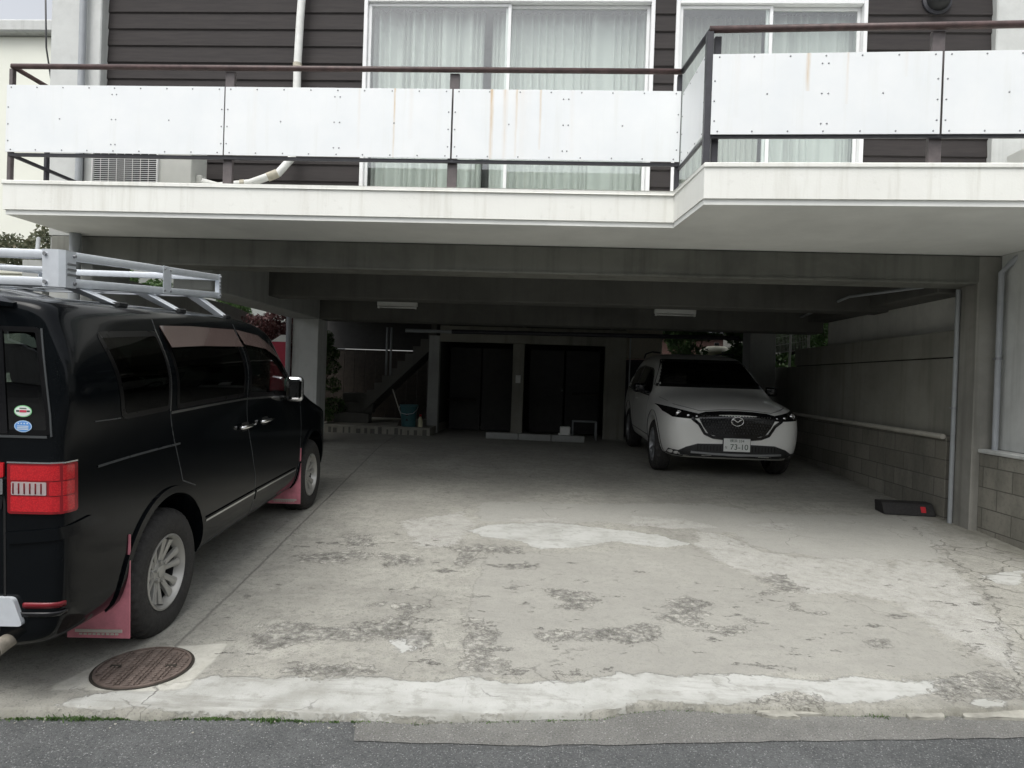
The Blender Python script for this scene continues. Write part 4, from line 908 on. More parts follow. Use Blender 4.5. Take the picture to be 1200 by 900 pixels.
# unseen houses across the street, added to block low sky and fill reflections
house('house', 'wide grey house added unseen across the street to block low sky, windows to the left', -18, -.6, -20, -10.5, 5.6, 'concrete', ((-14, -12, 1, 2.6, 'b'), (-10, -8, 1, 2.6, 'b'), (-6.5, -4.5, 3.8, 5.2, 'b'), (-12, -10, 3.8, 5.2, 'b')))
house('house', 'taller grey house added unseen to the right of the wide one to block low sky', 0, 14, -21, -11.2, 6.0, 'concrete', ((1, 3, 1, 2.6, 'b'), (6, 8, 1, 2.6, 'b'), (2, 4, 4, 5.4, 'b')))
house('house', 'long low unseen house added beyond the right wall for reflections', 9.8, 22, -2, 6, 6.0, 'pale_wall', ())  # out of view, added to darken what the van side reflects
house('house', 'dark backdrop house added behind the right rear greenery to cover bright sky', 1.0, 16, 24, 30, 5.5, 'concrete_dark', ())  # added backdrop that closes off the bright sky gap
leaves_hedge = plant('shrub', 'mid green bush beyond the white wire fence', 'shrub', (5.4, 14.6, 1.4), 1.9, .85, 9000, .05, 'leaf_green', .15, 41, 18)
# overhead wire at top left
bm = BM(); tube(bm, [(-7.8, 9.5, 7.5), (-7.75, 9.5, 6.3), (-7.6, 9.5, 5.5), (-7.55, 9.5, 5.1)], .012, 6); o = mk('cable', bm, 'black_plastic', None); tag(o, 'thin dark cable hanging in front of the cream house', 'cable')
bm = BM(); tube(bm, [(-6.15, 7.5, 3.0), (-5.75, 7.0, 2.75), (-5.15, 6.58, 2.45)], .022, 8); o = mk('cable', bm, 'pipe_grey'); tag(o, 'grey diagonal conduit reaching the left pillar under the balcony', 'cable')
# ================================================================ VEHICLES
def eval_mesh(o):
    dg = bpy.context.evaluated_depsgraph_get(); dg.update()
    return bpy.data.meshes.new_from_object(o.evaluated_get(dg))
def body_shell(sections, arches, arch_w, levels=3, crease=()):
    """sections: (x, [(half width, z)...]) bottom centre to top centre -> smooth closed body with wheel arches cut"""
    bm = BM(); rings = []
    for x, pts in sections:
        L_ = [bm.verts.new((x, y, z)) if y > 1e-6 else None for y, z in pts]
        Rr = [bm.verts.new((x, -y, z)) for y, z in pts]
        L_ = [l if l else r_ for l, r_ in zip(L_, Rr)]
        rings.append((L_, Rr))
    n = len(sections[0][1])
    for (L0, R0), (L1, R1) in zip(rings, rings[1:]):
        for i in range(n-1):
            bm.faces.new((L0[i], L1[i], L1[i+1], L0[i+1])); bm.faces.new((R0[i], R0[i+1], R1[i+1], R1[i]))
    for (L0, R0) in (rings[0], rings[-1]):
        for i in range(n-1):
            q = [L0[i], L0[i+1], R0[i+1], R0[i]]; q2 = []
            for v in q:
                if v not in q2: q2.append(v)
            if len(q2) > 2: bm.faces.new(q2)
    bmesh.ops.recalc_face_normals(bm, faces=bm.faces)
    cl = bm.edges.layers.float.get('crease_edge') or bm.edges.layers.float.new('crease_edge')
    for (i, val) in crease:
        for (L0, R0), (L1, R1) in zip(rings, rings[1:]):
            for a, b in ((L0[i], L1[i]), (R0[i], R1[i])):
                e = bm.edges.get((a, b))
                if e: e[cl] = val
    me = bpy.data.meshes.new('tmp'); bm.to_mesh(me); bm.free()
    o = bpy.data.objects.new('tmp', me); col.objects.link(o)
    m = o.modifiers.new('s', 'SUBSURF'); m.levels = levels; m.render_levels = levels
    tmps = []
    for (ax, az, ar) in arches:
        for s in (-1, 1):
            b2 = BM(); lathe(b2, [(.0001, -.5*arch_w), (ar, -.5*arch_w), (ar, .5*arch_w), (.0001, .5*arch_w)], 64, 'Y')
            bmesh.ops.remove_doubles(b2, verts=b2.verts, dist=.001); bmesh.ops.recalc_face_normals(b2, faces=b2.faces)
            for v in b2.verts: v.co += Vector((ax, s*(.92), az))
            m2 = bpy.data.meshes.new('c'); b2.to_mesh(m2); b2.free(); c = bpy.data.objects.new('c', m2); col.objects.link(c); tmps.append(c)
            md = o.modifiers.new('b', 'BOOLEAN'); md.operation = 'DIFFERENCE'; md.solver = 'EXACT'; md.object = c
    res = eval_mesh(o)
    for c in tmps+[o]: bpy.data.objects.remove(c, do_unlink=True)
    out = BM(); out.from_mesh(res); bpy.data.meshes.remove(res)
    return out
FR = {'right': ((0, -3, 0), (1, 0, 0), (0, 0, 1), (0, 1, 0)), 'left': ((0, 3, 0), (1, 0, 0), (0, 0, 1), (0, -1, 0)),
      'rear': ((-4, 0, 0), (0, -1, 0), (0, 0, 1), (1, 0, 0)), 'front': ((8, 0, 0), (0, 1, 0), (0, 0, 1), (-1, 0, 0)),
      'top': ((0, 0, 5), (1, 0, 0), (0, 1, 0), (0, 0, -1))}
def corner(deg, s=-1, front=False):
    a = R(deg); dx = -1 if front else 1
    D = Vector((dx*math.cos(a), -s*math.sin(a), 0)); U = Vector((0, 0, 1)).cross(D) if True else None
    return (tuple(-D*5), tuple(U), (0, 0, 1), tuple(D))
class Caster:
    def __init__(s, bm): s.b = BVHTree.FromBMesh(bm)
    def hit(s, fr, u, v):
        O, U, V, D = (Vector(q) for q in (FR[fr] if isinstance(fr, str) else fr))
        p = O+U*u+V*v; loc, n, i, d = s.b.ray_cast(p, D)
        return (loc, n, D) if loc is not None else None
def densify(poly, step=.03, closed=True):
    out = []; n = len(poly)
    for i in range(n if closed else n-1):
        a, b = Vector(poly[i]), Vector(poly[(i+1) % n]); k = max(1, int((b-a).length/step))
        out += [tuple(a.lerp(b, j/k)) for j in range(k)]
    if not closed: out.append(tuple(poly[-1]))
    return out
def rnd(poly, r=.04, k=4):
    """round polygon corners"""
    out = []; n = len(poly)
    for i in range(n):
        p = Vector(poly[i]); a = Vector(poly[i-1])-p; b = Vector(poly[(i+1) % n])-p
        ra = min(r, a.length*.45, b.length*.45); A = p+a.normalized()*ra; Bb = p+b.normalized()*ra
        for j in range(k+1):
            q = j/k; out.append(tuple(A*(1-q)**2 + p*2*q*(1-q) + Bb*q*q))
    return out
def inset(poly, d):
    n = len(poly); area = sum(poly[i][0]*poly[(i+1) % n][1]-poly[(i+1) % n][0]*poly[i][1] for i in range(n)); s = 1 if area > 0 else -1
    out = []
    for i in range(n):
        a = Vector(poly[i-1]); p = Vector(poly[i]); b = Vector(poly[(i+1) % n])
        e1 = (p-a).normalized(); e2 = (b-p).normalized(); n1 = Vector((-e1.y, e1.x))*s; n2 = Vector((-e2.y, e2.x))*s
        m = (n1+n2); m = m/max(.4, m.length_squared)*2*1 if m.length > 1e-6 else n1
        m = m*.5*1 if False else m
        q = p + (n1+n2).normalized()*d/max(.5, (n1+n2).length/2)
        out.append((q.x, q.y))
    return out
def inpoly(poly, x, y):
    c = False; n = len(poly)
    for i in range(n):
        x1, y1 = poly[i]; x2, y2 = poly[(i+1) % n]
        if (y1 > y) != (y2 > y) and x < x1+(y-y1)/(y2-y1)*(x2-x1): c = not c
    return c
def patch(cs, fr, poly, off=.004, grid=.04, skirt=.012, mi=0, bm=None):
    own = bm is None; bm = bm or BM(); b = BM()
    vs = [b.verts.new((u, v, 0)) for u, v in poly]; b.faces.new(vs)
    us = [p[0] for p in poly]; vv = [p[1] for p in poly]
    for lo_, hi_, ax in ((min(us), max(us), (1, 0, 0)), (min(vv), max(vv), (0, 1, 0))):
        k = int((hi_-lo_)/grid)
        for j in range(1, k+1):
            c = lo_+(hi_-lo_)*j/(k+1)
            bmesh.ops.bisect_plane(b, geom=list(b.verts)+list(b.edges)+list(b.faces), plane_co=Vector(ax)*c, plane_no=ax)
    mp = {}; inn = {}
    for v in b.verts:
        h = cs.hit(fr, v.co.x, v.co.y)
        if h is None: mp[v] = None; continue
        loc, n, D = h
        if n.dot(D) > 0: n = -n
        mp[v] = bm.verts.new(loc+n*off); inn[v] = loc-n*skirt if skirt else None
    for f_ in b.faces:
        q = [mp[v] for v in f_.verts]
        if None in q: continue
        nf = bm.faces.new(q); nf.material_index = mi; nf.smooth = True
    if skirt:
        low = {}
        for e in b.edges:
            if len(e.link_faces) == 1:
                a, c = e.verts
                if mp[a] is None or mp[c] is None: continue
                for v in (a, c):
                    if v not in low: low[v] = bm.verts.new(inn[v])
                nf = bm.faces.new((mp[a], mp[c], low[c], low[a])); nf.material_index = mi
    b.free(); return bm
def ring(cs, fr, poly, w_, off=.006, skirt=.01, bm=None, mi=0):
    bm = bm or BM(); P = densify(poly, .03); Q = inset(P, w_)
    def cast(p, o_):
        h = cs.hit(fr, *p)
        if h is None: return None
        n = h[1] if h[1].dot(h[2]) < 0 else -h[1]
        return (bm.verts.new(h[0]+n*o_))
    A = [cast(p, off) for p in P]; Bq = [cast(p, off) for p in Q]; A2 = [cast(p, -skirt) for p in P]
    n = len(P)
    for i in range(n):
        j = (i+1) % n
        for q in ((A[i], A[j], Bq[j], Bq[i]), (A2[i], A2[j], A[j], A[i])):
            if None in q: continue
            try: f_ = bm.faces.new(q); f_.material_index = mi; f_.smooth = True
            except ValueError: pass
    return bm
def ribbon(cs, fr, line, w_, off=.002, bm=None, h_=.0, step=.04):
    """thin strip following the body along a 2D line"""
    bm = bm or BM(); P = densify(line, step, False); prev = None
    for i, p in enumerate(P):
        a = Vector(P[max(i-1, 0)]); b = Vector(P[min(i+1, len(P)-1)]); d = (b-a).normalized(); n2 = Vector((-d.y, d.x))*w_/2
        row = []
        for q, o_ in (((p[0]-n2.x, p[1]-n2.y), -.003), ((p[0]-n2.x, p[1]-n2.y), off), ((p[0]+n2.x, p[1]+n2.y), off), ((p[0]+n2.x, p[1]+n2.y), -.003)):
            h = cs.hit(fr, *q)
            if h is None: row = None; break
            n = h[1] if h[1].dot(h[2]) < 0 else -h[1]; row.append(bm.verts.new(h[0]+n*o_))
        if row and prev:
            for k in range(3): bm.faces.new((prev[k], row[k], row[k+1], prev[k+1]))
        prev = row
    return bm
def cut_window(bm, fr, poly, d=.03):
    O, U, V, D = (Vector(q) for q in (FR[fr] if isinstance(fr, str) else fr)); P = inset(densify(poly, .05), d); kill = []
    for f_ in bm.faces:
        if f_.normal.dot(D) < -.25:
            c = f_.calc_center_median()-O
            if inpoly(P, c.dot(U), c.dot(V)): kill.append(f_)
    bmesh.ops.delete(bm, geom=kill, context='FACES')
def split_off(bm, tests, name, mat, parent):
    """moves the faces that pass the tests into a mesh of their own"""
    sel = [f_ for f_ in bm.faces if tests(f_.calc_center_median(), f_.normal)]
    nb = BM(); vm = {}
    for f_ in sel:
        q = []
        for v in f_.verts:
            if v not in vm: vm[v] = nb.verts.new(v.co)
            q.append(vm[v])
        nf = nb.faces.new(q); nf.smooth = True
    KEEP.append(nb); bmesh.ops.delete(bm, geom=sel, context='FACES')
    return mk(name, nb, mat, parent, True, 35)
def text_mesh(s, size, M, mat, name, parent, ext=.001, xs=1.0):
    cu = bpy.data.curves.new('t', 'FONT'); cu.body = s; cu.size = size; cu.extrude = ext; cu.align_x = 'CENTER'; cu.align_y = 'CENTER'; cu.offset = .0
    o = bpy.data.objects.new('t', cu); col.objects.link(o); me = eval_mesh(o); bpy.data.objects.remove(o, do_unlink=True)
    me.transform(Matrix.Diagonal((xs, 1, 1, 1))); me.transform(M); me.materials.clear(); me.materials.append(MATS[mat])
    r_ = bpy.data.objects.new(name, me); col.objects.link(r_); r_.parent = parent; return r_

# ---- wheels (axis along local y, outer face towards -y)
def tyre_bm(Rt, Rr, W):
    bm = BM(); h = W/2
    prof = [(Rr-.01, h-.03), (Rr+.005, h-.012), (Rr+.03, h-.002), ((Rr+Rt)/2, h+.004), (Rt-.035, h-.006), (Rt-.012, h-.022), (Rt-.002, h-.045)]
    prof += [(Rt, h*.45), (Rt, h*.40), (Rt-.008, h*.39), (Rt-.008, h*.33), (Rt, h*.32), (Rt, .008), (Rt-.008, .007), (Rt-.008, -.007), (Rt, -.008), (Rt, -h*.32), (Rt-.008, -h*.33), (Rt-.008, -h*.39), (Rt, -h*.40), (Rt, -h*.45)]
    prof += [(Rt-.002, -h+.045), (Rt-.012, -h+.022), (Rt-.035, -h+.006), ((Rr+Rt)/2, -h-.004), (Rr+.03, -h+.002), (Rr+.005, -h+.012), (Rr-.01, -h+.03)]
    rg = lathe(bm, prof, 160, 'Y')
    for j in (5, 6, 7, 20, 21, 22):
        for k in range(160):
            if k % 4 == 0:
                v = rg[j][k]; s = (Rt-.011)/Rt; v.co.x *= s; v.co.z *= s
    return bm
def rim_van(bm, Rr, h):
    lathe(bm, [(Rr-.012, h), (Rr-.004, -h+.01), (Rr, -h), (Rr-.010, -h-.004), (Rr-.020, -h+.012), (Rr-.032, -h+.05)], 64, 'Y')
    lathe(bm, [(.0001, -h+.028), (.034, -h+.03), (.036, -h+.036), (.062, -h+.040), (.075, -h+.06), (.075, -h+.12), (.0001, -h+.12)], 32, 'Y')
    for k in range(6):
        for s in (-1, 1):
            a = k*math.pi/3+.2; a0 = a+s*.20; a1 = a+s*.21
            p0 = Vector((.05*math.cos(a0), -h+.045, .05*math.sin(a0))); p1 = Vector(((Rr-.03)*math.cos(a1), -h+.018, (Rr-.03)*math.sin(a1)))
            pm = p0.lerp(p1, .55)+Vector((0, .0, 0)); t_ = Vector((-math.sin(a), 0, math.cos(a)))
            prev = None
            for p, ww, dd in ((p0, .017, .03), (pm, .017, .026), (p1, .024, .022)):
                q = [bm.verts.new(p+t_*ww*c+Vector((0, y, 0))) for c, y in ((-1, dd), (-1, .006), (-.45, 0), (.45, 0), (1, .006), (1, dd))]
                if prev:
                    for i in range(5): bm.faces.new((prev[i], q[i], q[i+1], prev[i+1]))
                prev = q
        a = k*math.pi/3+.2+math.pi/6; v = bmesh.ops.create_cone(bm, segments=6, radius1=.011, radius2=.010, depth=.02, cap_ends=True)['verts'] if k != 5 else []
        if v: xf(bm, v, Matrix.Translation((.055*math.cos(a), -h+.036, .055*math.sin(a))) @ Matrix.Rotation(math.pi/2, 4, 'X'))
def rim_car(bm, Rr, h):
    lathe(bm, [(Rr-.012, h), (Rr-.004, -h+.01), (Rr, -h), (Rr-.008, -h-.003), (Rr-.016, -h+.012), (Rr-.03, -h+.06), (Rr-.03, h-.02)], 64, 'Y')
    lathe(bm, [(.0001, -h+.02), (.03, -h+.022), (.06, -h+.035), (.07, -h+.10), (.0001, -h+.10)], 32, 'Y')
    for k in range(10):
        a = k*math.pi/5+.1; t_ = Vector((-math.sin(a), 0, math.cos(a))); prev = None
        for rr_, ww, dd, yy in ((.05, .016, .04, .03), (.15, .011, .03, .012), (Rr-.015, .015, .025, .006)):
            p = Vector((rr_*math.cos(a), -h+yy, rr_*math.sin(a))); q = [bm.verts.new(p+t_*ww*c+Vector((0, y, 0))) for c, y in ((-1, dd), (-.7, 0), (.7, 0), (1, dd))]
            if prev:
                for i in range(3): bm.faces.new((prev[i], q[i], q[i+1], prev[i+1]))
            prev = q
def wheel(parent, x, y, Rt, Rr, W, rimf, rmat, side, steer=0):
    bm = BM(); lathe(bm, [(.0001, .02), (Rr-.04, .02), (Rr-.04, .04), (.0001, .05)], 32, 'Y'); 
    wroot = mk('wheel', bm, 'alu_dark', parent, True, 30)
    wroot.location = (x, y, Rt); wroot.rotation_euler = (0, .35*x, (0 if side == -1 else math.pi)+steer)
    bm = tyre_bm(Rt, Rr, W); mk('tyre', bm, 'rubber', wroot, True, 40)
    bm = BM(); rimf(bm, Rr, W/2-.012); mk('rim', bm, rmat, wroot, True, 50)
    bm = BM(); lathe(bm, [(Rr-.036, -W/2+.06), (Rr-.036, W/2-.03), (Rr-.05, W/2-.03), (.0001, W/2-.06)], 48, 'Y'); lathe(bm, [(.0001, -W/2+.105), (.15, -W/2+.105), (.15, -W/2+.12), (.0001, -W/2+.12)], 40, 'Y'); mk('brake_disc', bm, 'black_plastic', wroot, True, 40)
    return wroot

# ================================================================ BLACK VAN
VAN = empty('van', 'black minivan with silver roof rack and pink mud flaps parked at the left', 'van', (-2.978+.01, 3.47, gz(3.46)-.03), 0)
VTH = R(4.6)
fwv = Vector((-math.sin(VTH), math.cos(VTH), .043)).normalized(); lf = Vector((-math.cos(VTH), -math.sin(VTH), 0)); upv = fwv.cross(lf)
VAN.rotation_euler = Matrix((fwv, lf, upv)).transposed().to_euler()
def vsec(x, w_, zt, zb=.27, zbelt=1.22, tw=.80, rw=.66, zs=None, ws=1.0):
    # half section: bottom, rocker, side, belt, glass top, roof shoulder, roof
    z5 = min(1.70, zt-.12) if zs is None else zs
    zbelt = min(zbelt, z5-.10)
    return (x, [(0, zb), (w_*.80, zb), (w_*.965, zb+.05), (w_, zb+.28), (w_*1.0, zbelt-.28), (w_*.985, zbelt), (w_*(tw+.115)/.9*.985, (zbelt+z5)/2), (tw*w_/.9, z5), (rw*w_/.9*1.09, zt-.035), (rw*w_/.9*.8, zt-.008), (0, zt)])
SV = [vsec(-.895, .81, 1.775, .40, 1.2, .77, .68, 1.64), vsec(-.893, .868, 1.805, .36, 1.2, .825, .73, 1.68), vsec(-.872, .892, 1.825, .31, 1.22, .845, .755, 1.70), vsec(-.80, .90, 1.838, .29, 1.22, .853, .765, 1.715), vsec(-.50, .90, 1.845, .27, 1.22, .855, .77, 1.72), vsec(0, .90, 1.85, .27, 1.22, .855, .77, 1.725),
      vsec(.6, .90, 1.86, .27, 1.22, .855, .77, 1.73), vsec(1.1, .90, 1.855, .27, 1.22, .855, .77, 1.73), vsec(1.5, .90, 1.835, .27, 1.22, .85, .76, 1.71), vsec(1.85, .90, 1.775, .27, 1.21, .83, .74, 1.65), vsec(2.2, .90, 1.60, .27, 1.19, .77, .67, 1.48), vsec(2.55, .90, 1.37, .27, 1.14, .77, .69, 1.27),
      vsec(2.85, .90, 1.18, .27, 1.05, .80, .72, 1.12), vsec(3.15, .895, 1.10, .27, 1.0, .83, .68, 1.04), vsec(3.45, .86, 1.03, .27, .93, .80, .64, .97), vsec(3.62, .78, .95, .29, .86, .72, .58, .90), vsec(3.70, .62, .87, .32, .8, .58, .45, .83)]
van_bm = body_shell(SV, ((0.0, .365, .425), (2.85, .365, .425)), .62, 3)
vc = Caster(van_bm)
W_Q = rnd([(-.65, 1.675), (-.115, 1.695), (-.03, 1.265), (-.49, 1.26)], .045)
W_S = rnd([(-.075, 1.70), (.925, 1.715), (1.035, 1.265), (.045, 1.265)], .04)
W_F = rnd([(1.0, 1.715), (1.42, 1.69), (1.72, 1.60), (2.02, 1.42), (2.40, 1.20), (2.36, 1.175), (1.12, 1.255)], .03)
W_REAR = rnd([(-.80, 1.685), (.80, 1.685), (.845, 1.30), (.848, 1.235), (-.848, 1.235), (-.845, 1.30)], .03)
W_WS = rnd([(-.66, 1.66), (.66, 1.66), (.76, 1.15), (-.76, 1.15)], .05)
for fr, q in (('right', W_Q), ('right', W_S), ('right', W_F), ('left', W_Q), ('left', W_S), ('left', W_F), ('rear', W_REAR), ('front', W_WS)): cut_window(van_bm, fr, q)
for s, frn in ((-1, 'right'), (1, 'left')):
    DR = [(-.10, 1.80), (.95, 1.80), (1.10, 1.22), (1.30, .62), (1.30, .34), (.46, .34), (.44, .60), (.28, .80), (.12, .90), (.02, 1.24)]
    DF = [(.96, 1.80), (1.45, 1.77), (2.02, 1.50), (2.40, 1.22), (2.44, .70), (2.36, .34), (1.31, .34), (1.31, .62), (1.11, 1.22)]
    for nm, q in (('sliding_door', DR), ('front_door', DF)):
        dd = split_off(van_bm, lambda c, n, q=q, s=s: n.y*s > .3 and inpoly(q, c.x, c.z) and abs(c.y) > .6, nm, 'black_paint', VAN)
        if s == -1:
            hx = 1.08 if nm == 'sliding_door' else 1.48
            h = vc.hit(frn, hx, 1.045)[0]
            bm = BM(); tube(bm, [(hx-.115, h.y-.004, 1.045), (hx-.10, h.y-.032, 1.047), (hx, h.y-.040, 1.05), (hx+.10, h.y-.032, 1.049), (hx+.115, h.y-.004, 1.048)], .013, 10); mk('handle', bm, 'chrome', dd, True)
            bm = patch(vc, frn, rnd([(hx-.07, 1.01), (hx+.07, 1.01), (hx+.07, 1.075), (hx-.07, 1.075)], .03), .002, .04, 0); mk('handle_recess', bm, 'gap_black', dd)
KEEP.append(van_bm)
vb = mk('body', van_bm, 'black_paint', VAN, True, 35)
# gaps and seams; the paler grey strips carry the seam highlight in their colour
bm = BM()
for s, frn in ((-1, 'right'),):
    ribbon(vc, frn, [(-.115, 1.80), (-.115, 1.70), (-.02, 1.25), (.08, 1.0), (.14, .84), (.30, .78)], .007, .0015, bm)
    ribbon(vc, frn, [(.955, 1.82), (.975, 1.72), (1.09, 1.25), (1.13, 1.05), (1.29, .64), (1.30, .50), (1.28, .33)], .008, .0015, bm)
    ribbon(vc, frn, [(2.42, 1.18), (2.44, .9), (2.40, .55), (2.34, .33)], .007, .0015, bm)
    ribbon(vc, frn, [(-.70, 1.275), (-.5, 1.27)], .005, .0015, bm)
    ribbon(vc, frn, [(.45, .345), (2.33, .345)], .006, .0015, bm)
mk('panel_gap', bm, 'seam_grey', VAN)
bm = BM()
ribbon(vc, 'right', [(-.66, 1.065), (-.4, 1.068), (-.1, 1.065), (.11, 1.06)], .010, .004, bm)
mk('door_track', bm, 'seam_grey', VAN)
# glass
def window_set(cs, parent, fr, poly, gm, fr_w=.028, name='window', fm='frit'):
    o = mk(name, ring(cs, fr, poly, fr_w, .0025), fm, parent, True, 35)
    mk('pane', patch(cs, fr, inset(poly, fr_w-.004), .0020, .05, 0), gm, o, True, 35); return o
window_set(vc, VAN, 'right', W_Q, 'glass_dark'); window_set(vc, VAN, 'right', W_S, 'glass_dark'); window_set(vc, VAN, 'right', W_F, 'glass_front', .035)
for q in (W_Q, W_S): window_set(vc, VAN, 'left', q, 'glass_dark')
window_set(vc, VAN, 'left', W_F, 'glass_front', .035); window_set(vc, VAN, 'front', W_WS, 'glass_front')
wr = window_set(vc, VAN, 'rear', W_REAR, 'glass_rear', .022)
bm = BM(); ribbon(vc, 'rear', [(-.83, 1.228), (.83, 1.228)], .010, .004, bm); ribbon(vc, 'rear', [(.846, 1.23), (.842, 1.32), (.803, 1.68)], .007, .004, bm); mk('glass_moulding', bm, 'seam_grey', VAN)
bm = BM(); ribbon(vc, 'rear', [(.635, 1.67), (.655, 1.24)], .035, .0065, bm); mk('defogger_strip', bm, 'black_gloss', wr)
# chrome belt line, door moulding, visors
bm = BM(); ribbon(vc, 'right', [(-.02, 1.250), (.5, 1.250), (1.03, 1.247), (1.1, 1.245), (1.7, 1.215), (2.36, 1.165)], .014, .006, bm); mk('belt_line', bm, 'satin_chrome', VAN)
bm = BM(); ribbon(vc, 'right', [(-.125, 1.70), (-.03, 1.26)], .009, .005, bm); mk('pillar_trim', bm, 'satin_chrome', VAN)
bm = BM(); ribbon(vc, 'right', [(.42, .505), (1.275, .500)], .075, .010, bm); ribbon(vc, 'right', [(1.305, .500), (2.30, .485)], .075, .010, bm); ml = mk('side_moulding', bm, 'black_paint', VAN)
bm = BM(); ribbon(vc, 'right', [(.44, .528), (1.27, .522)], .014, .014, bm); ribbon(vc, 'right', [(1.31, .522), (2.28, .508)], .014, .014, bm); mk('chrome_strip', bm, 'satin_chrome', ml)
def visor(line, dz, name='wind_deflector'):
    bm = BM(); P = densify(line, .05, False); prev = None
    for x, z in P:
        h = vc.hit('right', x, z)
        if h is None: continue
        y = h[0].y; h2 = vc.hit('right', x, z-dz); y2 = h2[0].y if h2 else y
        row = [bm.verts.new(q) for q in ((x, y-.004, z), (x, y-.020, z-dz*.25), (x, y2-.034, z-dz), (x, y2-.031, z-dz), (x, y-.016, z-dz*.25), (x, y-.001, z-.003))]
        if prev:
            for k in range(6): bm.faces.new((prev[k], row[k], row[(k+1) % 6], prev[(k+1) % 6]))
        else: bm.faces.new(row)
        prev = row
    bm.faces.new(prev); mk(name, bm, 'visor', VAN, True, 40)
visor([(-.06, 1.725), (.3, 1.735), (.94, 1.735)], .115); visor([(.985, 1.735), (1.4, 1.705), (1.72, 1.61), (1.95, 1.47)], .10)
# lamps
bm = patch(vc, 'rear', rnd([(.585, .94), (.88, .935), (.88, 1.125), (.60, 1.125)], .01), .006, .04, .012)
cf = corner(38)
def uv_on(fr, p):
    O, U, V, D = (Vector(q) for q in fr); p = Vector(p); return (p-O).dot(U), (p-O).dot(V)
sU = 1 if uv_on(cf, (-.8, -.9, 1))[0] > uv_on(cf, (-.9, -.6, 1))[0] else -1
bm.free()
lampL = []
def cpoly(z0, z1, y_in, x_out, r_=.012):
    a = uv_on(cf, (-.885, y_in, 0))[0]; b = uv_on(cf, (x_out, -.885, 0))[0]
    return rnd([(a, z0), (b, z0), (b, z1), (a, z1)], r_)
tl = mk('tail_light', patch(vc, cf, cpoly(.905, 1.118, -.665, -.80), .010, .03, .014), 'lamp_deep_red', VAN, True, 50)
def cpart(f0, f1, z0, z1, r_=.006):
    P_ = cpoly(0, 1, -.665, -.80); a, b = P_[0][0], P_[8][0]; d = b-a; return rnd([(a+d*f0, z0), (a+d*f1, z0), (a+d*f1, z1), (a+d*f0, z1)], r_)
for z0_, z1_ in ((.915, .978), (1.047, 1.108)): mk('lamp_segment', patch(vc, cf, cpart(.05, .94, z0_, z1_), .0118, .03, .004), 'lamp_red', tl, True, 50)
mk('lamp_segment', patch(vc, cf, cpart(.60, .94, .984, 1.041), .0118, .03, .004), 'lamp_red', tl, True, 50)
for f_ in range(6): mk('lens_rib', patch(vc, cf, cpart(.08+f_*.08, .10+f_*.08, .990, 1.035, .001), .0140, .03, .002), 'reflector_dark', tl)
mk('reversing_lens', patch(vc, cf, (lambda P_: rnd([(P_[0][0]+(P_[8][0]-P_[0][0])*.06, .985), (P_[0][0]+(P_[8][0]-P_[0][0])*.56, .985), (P_[0][0]+(P_[8][0]-P_[0][0])*.56, 1.040), (P_[0][0]+(P_[8][0]-P_[0][0])*.06, 1.040)], .005))(cpoly(0, 1, -.665, -.80)), .0125, .02, .004), 'lens_clear', tl, True, 50)
bm = BM(); ribbon(vc, cf, [(cpoly(0, 1, -.665, -.80)[0][0], 1.121), (cpoly(0, 1, -.665, -.802)[8][0], 1.121)], .006, .0125, bm); mk('lens_edge', bm, 'chrome', tl)
tg = mk('tail_light', patch(vc, 'rear', rnd([(.05, 1.056), (.655, 1.056), (.655, 1.118), (.05, 1.118)], .008), .008, .04, .012), 'lamp_red', VAN, True, 50)
mk('chrome_bar', patch(vc, 'rear', rnd([(.05, .985), (.655, .985), (.655, 1.052), (.05, 1.052)], .006), .012, .04, .012), 'satin_chrome', VAN, True, 50)
mk('lower_lens', patch(vc, 'rear', rnd([(.05, .92), (.645, .92), (.65, .978), (.05, .978)], .008), .004, .04, .012), 'black_gloss', VAN, True, 50)
# bumper, garnish, reflector, exhaust
bm = BM(); ribbon(vc, 'rear', [(.62, 1.12), (.655, .95), (.655, .55), (.63, .40)], .009, .002, bm); mk('tailgate_gap', bm, 'gap_black', VAN)
bm = BM(); ribbon(vc, cf, [(cpoly(0, 1, -.66, -.7)[0][0], .80), (cpoly(0, 1, -.66, -.70)[8][0], .835)], .05, .010, bm); mk('bumper_ledge', bm, 'black_paint', VAN, True, 40)
mk('reflector', patch(vc, cf, cpoly(.50, .525, -.72, -.86, .008), .003, .03, .01), 'reflector_dark', VAN)
mk('reflector_bezel', patch(vc, cf, cpoly(.465, .485, -.68, -.855, .006), .008, .03, .01), 'black_gloss', VAN)
mk('bumper_garnish', patch(vc, 'rear', rnd([(-.74, .43), (.74, .43), (.70, .55), (-.70, .55)], .02), .022, .05, .04), 'alu', VAN, True, 50)
bm = BM(); tube(bm, [(-.50, -.66, .36), (-.80, -.66, .36), (-.90, -.66, .355), (-.965, -.66, .345)], .031, 20); lathe_b = None; ex_ = mk('exhaust_pipe', bm, 'exhaust_metal', VAN, True, 50)
bm = BM(); tube(bm, [(-.966, -.66, .345), (-.9675, -.66, .345)], .027, 20); mk('exhaust_mouth', bm, 'gap_black', ex_)
